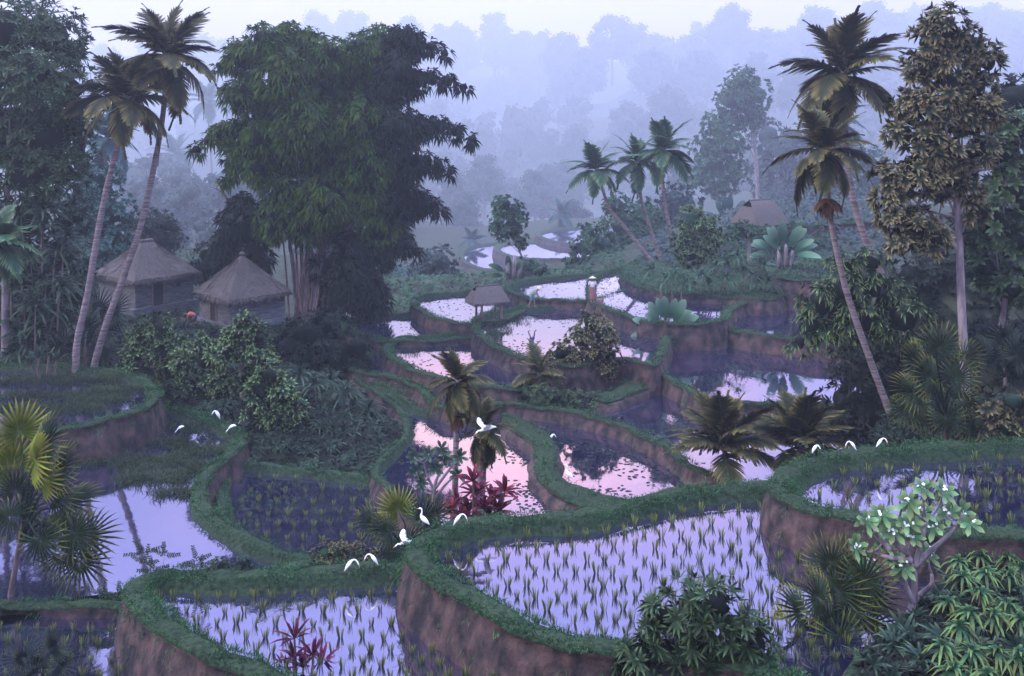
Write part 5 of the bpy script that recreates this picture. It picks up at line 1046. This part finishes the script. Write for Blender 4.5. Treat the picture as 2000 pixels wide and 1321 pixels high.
basket('woven basket on the bank beside the white-shirted farmer', (1172, 594), yon(594, 12.6))

# ------------------------------------------------------------------ rice seedlings
rice_v = []
for i in range(4):
    mb = MB(); n = 16; a = rng.uniform(0, 6.28, n); lean = rng.uniform(.03, .34, n); d = np.c_[np.cos(a)*lean, np.sin(a)*lean, np.ones(n)]
    leaves(mb, np.c_[np.cos(a)*.02, np.sin(a)*.02, np.full(n, -.12)], d, np.c_[-np.sin(a), np.cos(a), np.zeros(n)]+rng.normal(0, .4, (n, 3)), rng.uniform(.32, .48, n), .026, .04, 0, ([0, .5, .85, 1], [.5, 1, .7, 0])); rice_v.append(mb.mesh('rice_clump', M['rice']))
RL = {'T2': 'green rice seedling clump in the front paddy at lower left', 'T3': 'green rice seedling clump in the big lavender paddy', 'T1': 'rice seedling clump in the bottom left corner paddy', 'T4': 'pale rice seedling clump in the right rim-lit paddy', 'T8': 'dim rice seedling clump in the shaded middle-left paddy'}
allr = []
for key, (u0, u1, v0, v1, du, dv) in {'T1': (-20, 330, 1232, 1330, 36, 30), 'T2': (250, 960, 1118, 1335, 38, 26), 'T3': (820, 1720, 1000, 1290, 38, 24), 'T4': (1530, 2010, 878, 1040, 47, 24), 'T8': (470, 880, 915, 1075, 36, 23)}.items():
    t = TER[key]; h = t['h']+t['wd']; odd = 0
    core_ = t['r']-t['out']*(t['bw']+.22)
    for v in np.arange(v0, v1, dv):
        odd = 1-odd
        for u in np.arange(u0+odd*du*.5, u1, du):
            p = on(u+rng.normal(0, du*.07), v+rng.normal(0, dv*.08), h)
            if not inside(t['wp'], p[None, :2])[0] or not inside(core_, p[None, :2])[0]: continue
            if any(k != key and TER[k]['h'] < h and inside(TER[k]['r']+TER[k]['out']*.4, p[None, :2])[0] for k in ('T2', 'T3', 'T4')): continue
            allr.append((key, p, 1/p[1]))
order = sorted(range(len(allr)), key=lambda i: -allr[i][2]*(1 if allr[i][0] != 'T8' else .5)); rest = MB()
cnt = {}
for n_, i in enumerate(order):
    key, p, _ = allr[i]; s = rng.uniform(.8, 1.2)
    if n_ < 300:
        o = bpy.data.objects.new('rice_seedling', rice_v[rng.integers(4)]); COL.objects.link(o); o.location = p; o.rotation_euler = (0, 0, rng.uniform(0, 6.28)); o.scale = (s, s, s)
        tag(o, RL[key], 'rice', 'rice seedlings '+{'T1': 'in the corner paddy', 'T2': 'in the front paddy', 'T3': 'in the big paddy', 'T4': 'in the right paddy', 'T8': 'in the shaded paddy'}[key])
    else:
        n = 16; a = rng.uniform(0, 6.28, n); lean = rng.uniform(.03, .34, n)
        leaves(rest, p+np.c_[np.cos(a)*.02, np.sin(a)*.02, np.full(n, -.12)], np.c_[np.cos(a)*lean, np.sin(a)*lean, np.ones(n)], np.c_[-np.sin(a), np.cos(a), np.zeros(n)]+rng.normal(0, .4, (n, 3)), rng.uniform(.34, .54, n)*s, .026, .1, 0, ([0, .5, .85, 1], [.5, 1, .7, 0]))
print('rice', len(allr))
if rest.n: tag(rest.build('rice_seedlings', M['rice']), kind='stuff')

# ------------------------------------------------------------------ stuff: floating weed, marsh grass, ground cover
def weeds(key, n, size, edge=.5, regions=None):
    t = TER[key]; wp = t['wp']; z = CZ-t['h']-t['wd']+.006; lo, hi = wp.min(0), wp.max(0); P_ = []
    while len(P_) < n:
        if regions: 
            u, v, ru, rv = regions[rng.integers(len(regions))]; q = on(u+rng.normal(0, ru), v+rng.normal(0, rv), t['h']+t['wd'])[:2]
        else:
            i = rng.integers(len(wp)); q = wp[i]+rng.normal(0, 1, 2)*(.9 if rng.random() < edge else 2.6)
        if inside(wp, q[None])[0]: P_.append(q)
        else: n -= .02
    P_ = np.array(P_); N_ = len(P_); a = rng.uniform(0, 6.28, N_); mb = MB()
    leaves(mb, np.c_[P_, np.full(N_, z)], np.c_[np.cos(a), np.sin(a), np.full(N_, .05)], np.tile([0, 0, 1.], (N_, 1)), rng.uniform(.6, 1.3, N_)*size, size*.6, 0, 0, OVATE)
    tag(mb.build('floating_leaves', M['weed']), kind='stuff')
weeds('T9', 620, .22, regions=[(780, 880, 22, 14), (740, 850, 20, 20), (870, 900, 20, 8), (1040, 960, 30, 14), (1090, 990, 40, 10), (820, 810, 40, 10), (1010, 880, 30, 12), (1180, 900, 60, 20), (1280, 920, 40, 14), (1100, 850, 60, 10), (760, 780, 30, 10), (1250, 880, 50, 8), (1130, 960, 60, 8)])
weeds('T13', 420, .20, regions=[(985, 680, 30, 12), (960, 640, 20, 14), (1040, 690, 40, 8), (1100, 620, 60, 8), (1240, 670, 30, 8)])
weeds('T14', 330, .22); weeds('T15', 260, .2); weeds('T16', 160, .2); weeds('T17', 420, .22); weeds('T10', 200, .2); weeds('T19', 220, .2, .8); weeds('T12', 240, .2)
weeds('T20', 260, .2, regions=[(1450, 690, 50, 8), (1340, 690, 30, 8), (1520, 710, 60, 8), (1420, 720, 30, 8)])
def tuft_field(name, key, regions, n, L, mat, w=.03, sink=.0):
    """marsh grass in drifts"""
    t = TER[key]; mb = MB(); q = []
    for u, v, ru, rv, m in regions:
        pp = np.array([on(u+rng.uniform(-1, 1)*ru, v+rng.normal(0, rv), t['h']+t['wd']) for _ in range(m)]); pp = pp[inside(t['wp'], pp[:, :2])]; q.append(pp)
    q = np.concatenate(q); q = np.repeat(q, n, 0); N_ = len(q); q[:, :2] += rng.normal(0, .16, (N_, 2)); q[:, 2] -= .05
    leaves(mb, q, rng.normal(0, .42, (N_, 3))+np.array([.1, 0, 1.1]), rng.normal(size=(N_, 3)), rng.uniform(.5, 1.2, N_)*L, w, .35, 0, BLADE)
    tag(mb.build(name, M[mat]), kind='stuff')
tuft_field('marsh_grass', 'T5', [(380, 800, 60, 5, 70), (330, 835, 90, 5, 110), (260, 868, 110, 6, 150), (400, 880, 60, 6, 110), (200, 905, 60, 7, 60), (320, 905, 70, 7, 110), (300, 935, 70, 7, 110), (400, 920, 30, 8, 60), (430, 990, 30, 8, 70), (470, 1035, 30, 6, 60), (240, 850, 60, 5, 60), (350, 965, 50, 4, 50)], 16, .55, 'grass_dk')
tuft_field('marsh_grass', 'T6', [(60, 745, 70, 4, 90), (180, 745, 60, 4, 110), (230, 765, 50, 4, 100), (90, 775, 80, 4, 120), (190, 785, 60, 3, 90), (40, 800, 70, 4, 70), (140, 800, 60, 4, 80)], 16, .55, 'grass_dk')
tuft_field('reeds', 'T13', [(970, 640, 25, 10, 70), (960, 660, 14, 8, 40), (1000, 625, 30, 6, 50)], 12, .40, 'grass_dk')
tuft_field('reeds', 'T10', [(790, 690, 30, 8, 40), (840, 680, 60, 5, 40), (870, 665, 60, 3, 40)], 8, .3, 'grass_dk')
def cover(name, quad, n, L, mat, k=7, width=.3, spread=60, rise=.1, droop=.3):
    """leafy ground cover over the bare slopes"""
    (u0, u1), (Y0, Y1) = quad
    Yv = rng.uniform(Y0, Y1, n); X = (rng.uniform(u0, u1, n)-U0)/F*Yv; p = np.c_[X, Yv]; ok = np.ones(n, bool)
    for t in TER.values():
        if t['water']: ok &= ~inside(t['r']+t['out']*.15, p)
    for kk in ('B3', 'T18', 'T21', 'T22'): ok |= inside(TER[kk]['r']-TER[kk]['out']*.3, p)
    p = p[ok]; h = ground_h(p)
    for t in TER.values():
        if not t['water']: mm = inside(t['r'], p); h[mm] = np.minimum(h[mm], t['h'])
    c = np.c_[p, CZ-h+rise]; mb = MB(); m = len(c)
    rosettes(mb, c, rng.normal(0, .3, (m, 3))+np.array([0, -.35, 1]), k, rng.uniform(.7, 1.4, m)*L, rng.uniform(.8, 1.2, m)*L*width, spread, droop, 0)
    tag(mb.build(name, M[mat]), kind='stuff')
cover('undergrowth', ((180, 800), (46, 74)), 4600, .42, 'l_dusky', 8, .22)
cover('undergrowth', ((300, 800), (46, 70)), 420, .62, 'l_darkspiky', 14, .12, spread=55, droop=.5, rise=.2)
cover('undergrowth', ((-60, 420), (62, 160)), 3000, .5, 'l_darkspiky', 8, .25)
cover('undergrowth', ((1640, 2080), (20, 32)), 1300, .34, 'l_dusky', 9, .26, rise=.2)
cover('undergrowth', ((1680, 2080), (20, 31)), 160, .55, 'l_darkspiky', 12, .16, rise=.3)
cover('undergrowth', ((1200, 1620), (64, 100)), 5200, .42, 'l_mid', 10, .16)
cover('undergrowth', ((1480, 2060), (38, 80)), 4200, .5, 'l_dusky', 8, .25)
cover('undergrowth', ((1380, 2040), (38, 44)), 1500, .4, 'l_darkspiky', 8, .2)
cover('undergrowth', ((640, 1220), (80, 120)), 1500, .6, 'l_mid', 8, .25)
cover("undergrowth", ((1000, 1230), (53, 59)), 700, .4, "l_dusky", 8, .3)
cover('undergrowth', ((1250, 1750), (84, 220)), 3600, .8, 'l_far', 8, .3)

# ------------------------------------------------------------------ forest in the mist
FT = []
def far_variant(i, tall, wide):
    tr = MB(); tube(tr, spline([(0, 0, -.06), (.01, 0, .2), (-.01, 0, .42), (.0, 0, .6)], 10), np.linspace(.022, .012, 10), 7)
    lob = []
    for j in range(11):
        a = j*2.4+i; k = j/10; z = .42+.50*k; rr = wide*(.55+.6*math.sin(math.pi*(k*.8+.18)))*rng.uniform(.7, 1.1)
        lob.append((np.array([math.cos(a)*rr*.62, math.sin(a)*rr*.62, z]), rng.uniform(.085, .135)*(1.15-.35*k)*(wide/.22)**.5))
    for c, r in lob: tube(tr, spline([(0, 0, rng.uniform(.28, .5)), c*np.array([.5, .5, .9]), c], 7), np.linspace(.010, .003, 7), 5)
    cb = MB(); crown(cb, lob, .026, .013, 6, .9, .3, 60, .1, 0, 1, OVATE, .2, core_r=.82)
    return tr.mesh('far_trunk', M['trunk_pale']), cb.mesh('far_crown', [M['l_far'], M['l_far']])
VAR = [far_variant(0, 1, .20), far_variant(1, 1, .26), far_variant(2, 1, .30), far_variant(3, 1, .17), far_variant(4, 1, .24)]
def far_tree(u, v_top, Y, label, var, group):
    Y = fy(Y); x = (u-U0)/F*Y; g = gz(x, Y); H = CZ-(v_top-VH)/F*Y-g
    o = thing('misty_tree', (x, Y, g), label, 'tree', group); tm, cm = VAR[var]
    o.rotation_euler = (0, 0, rng.uniform(0, 6.28)); sxy = H*rng.uniform(1.05, 1.35)
    local('trunk', tm, o, sc=(sxy, sxy, H)); local('crown', cm, o, sc=(sxy, sxy, H))
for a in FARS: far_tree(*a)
# the wood on the far slopes: one mass of rounded crowns nobody could count
def distant_forest():
    mb = MB(); tb = []
    rg = np.random.default_rng(21); n = 0
    for q_ in range(1100):
        Y = rg.uniform(480, 1900) if q_ < 800 else rg.uniform(190, 520); u = rg.uniform(150, 2050) if q_ < 800 else rg.uniform(250, 900)
        if 930 < u < 1260 and 1200 < Y < 1800: continue
        if 840 < u < 1130 and Y < 660: continue
        x = (u-U0)/F*Y; g = gz(x, Y); v = VH-(g-CZ)/Y*F
        if v < 95 or v > (420 if q_ < 800 else 560): continue
        if n >= 190 and q_ < 800: continue
        H = rg.uniform(75, 130)/F*Y; r = H*rg.uniform(.30, .42)
        lob = [(np.array([x+rg.normal(0, .42)*r, Y+rg.normal(0, .4)*r, g+H*(.30+.55*k)]), r*rg.uniform(.38, .62)*(1.15-.45*k)) for k in np.linspace(0, 1, 7)]
        crown(mb, lob, H*.06, H*.032, 6, .55, .3, 60, .1, 0, 0, OVATE, .2, core_r=.86)
        tube(mb, [(x, Y, g-2), (x, Y, g+H*.4)], H*.018, 5); n += 1
        if n >= (190 if q_ < 800 else 235) and q_ != 799: 
            if q_ >= 800: break
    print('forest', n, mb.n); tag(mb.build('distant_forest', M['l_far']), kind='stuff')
distant_forest()
# far stepped hillside
def far_steps():
    for i in range(9):
        Yc = fy(300+16*i); h = (8.6-1.35*i)*Yc/(300+16*i); x0 = (930+18*i-U0)/F*Yc; x1 = (1230-U0)/F*Yc+20; n = 26; a = np.linspace(-np.pi*.98, np.pi*.02, n)
        cx, w = (x0+x1)/2, (x1-x0)/2; d = 26+6*math.sin(i*1.7)
        front = np.c_[cx+w*np.cos(a)*(1+.05*np.sin(a*7+i)), Yc+d*np.sin(a)]; back = np.array([[x1, Yc+80], [x0, Yc+80]]); r = np.vstack([front, back]); m = len(r); mb = MB()
        mb.add(np.vstack([np.c_[r, np.full(m, CZ-h)], np.c_[r*1.0, np.full(m, CZ-h-6)]]), np.stack([np.arange(m), m+np.arange(m), m+(np.arange(m)+1) % m, (np.arange(m)+1) % m], 1), None, 0); tag(mb.build('terrace_bank', M['earth']), kind='structure')
        wm = MB(); wm.add(np.c_[r, np.full(m, CZ-h+.004)], np.arange(m)[None]); tag(wm.build('water', M['water']), kind='structure')
        kb = MB(); tube(kb, np.c_[front, np.full(n, CZ-h+.2)], .7, 6); tag(kb.build('terrace_rim', M['turf']), kind='structure')
far_steps()
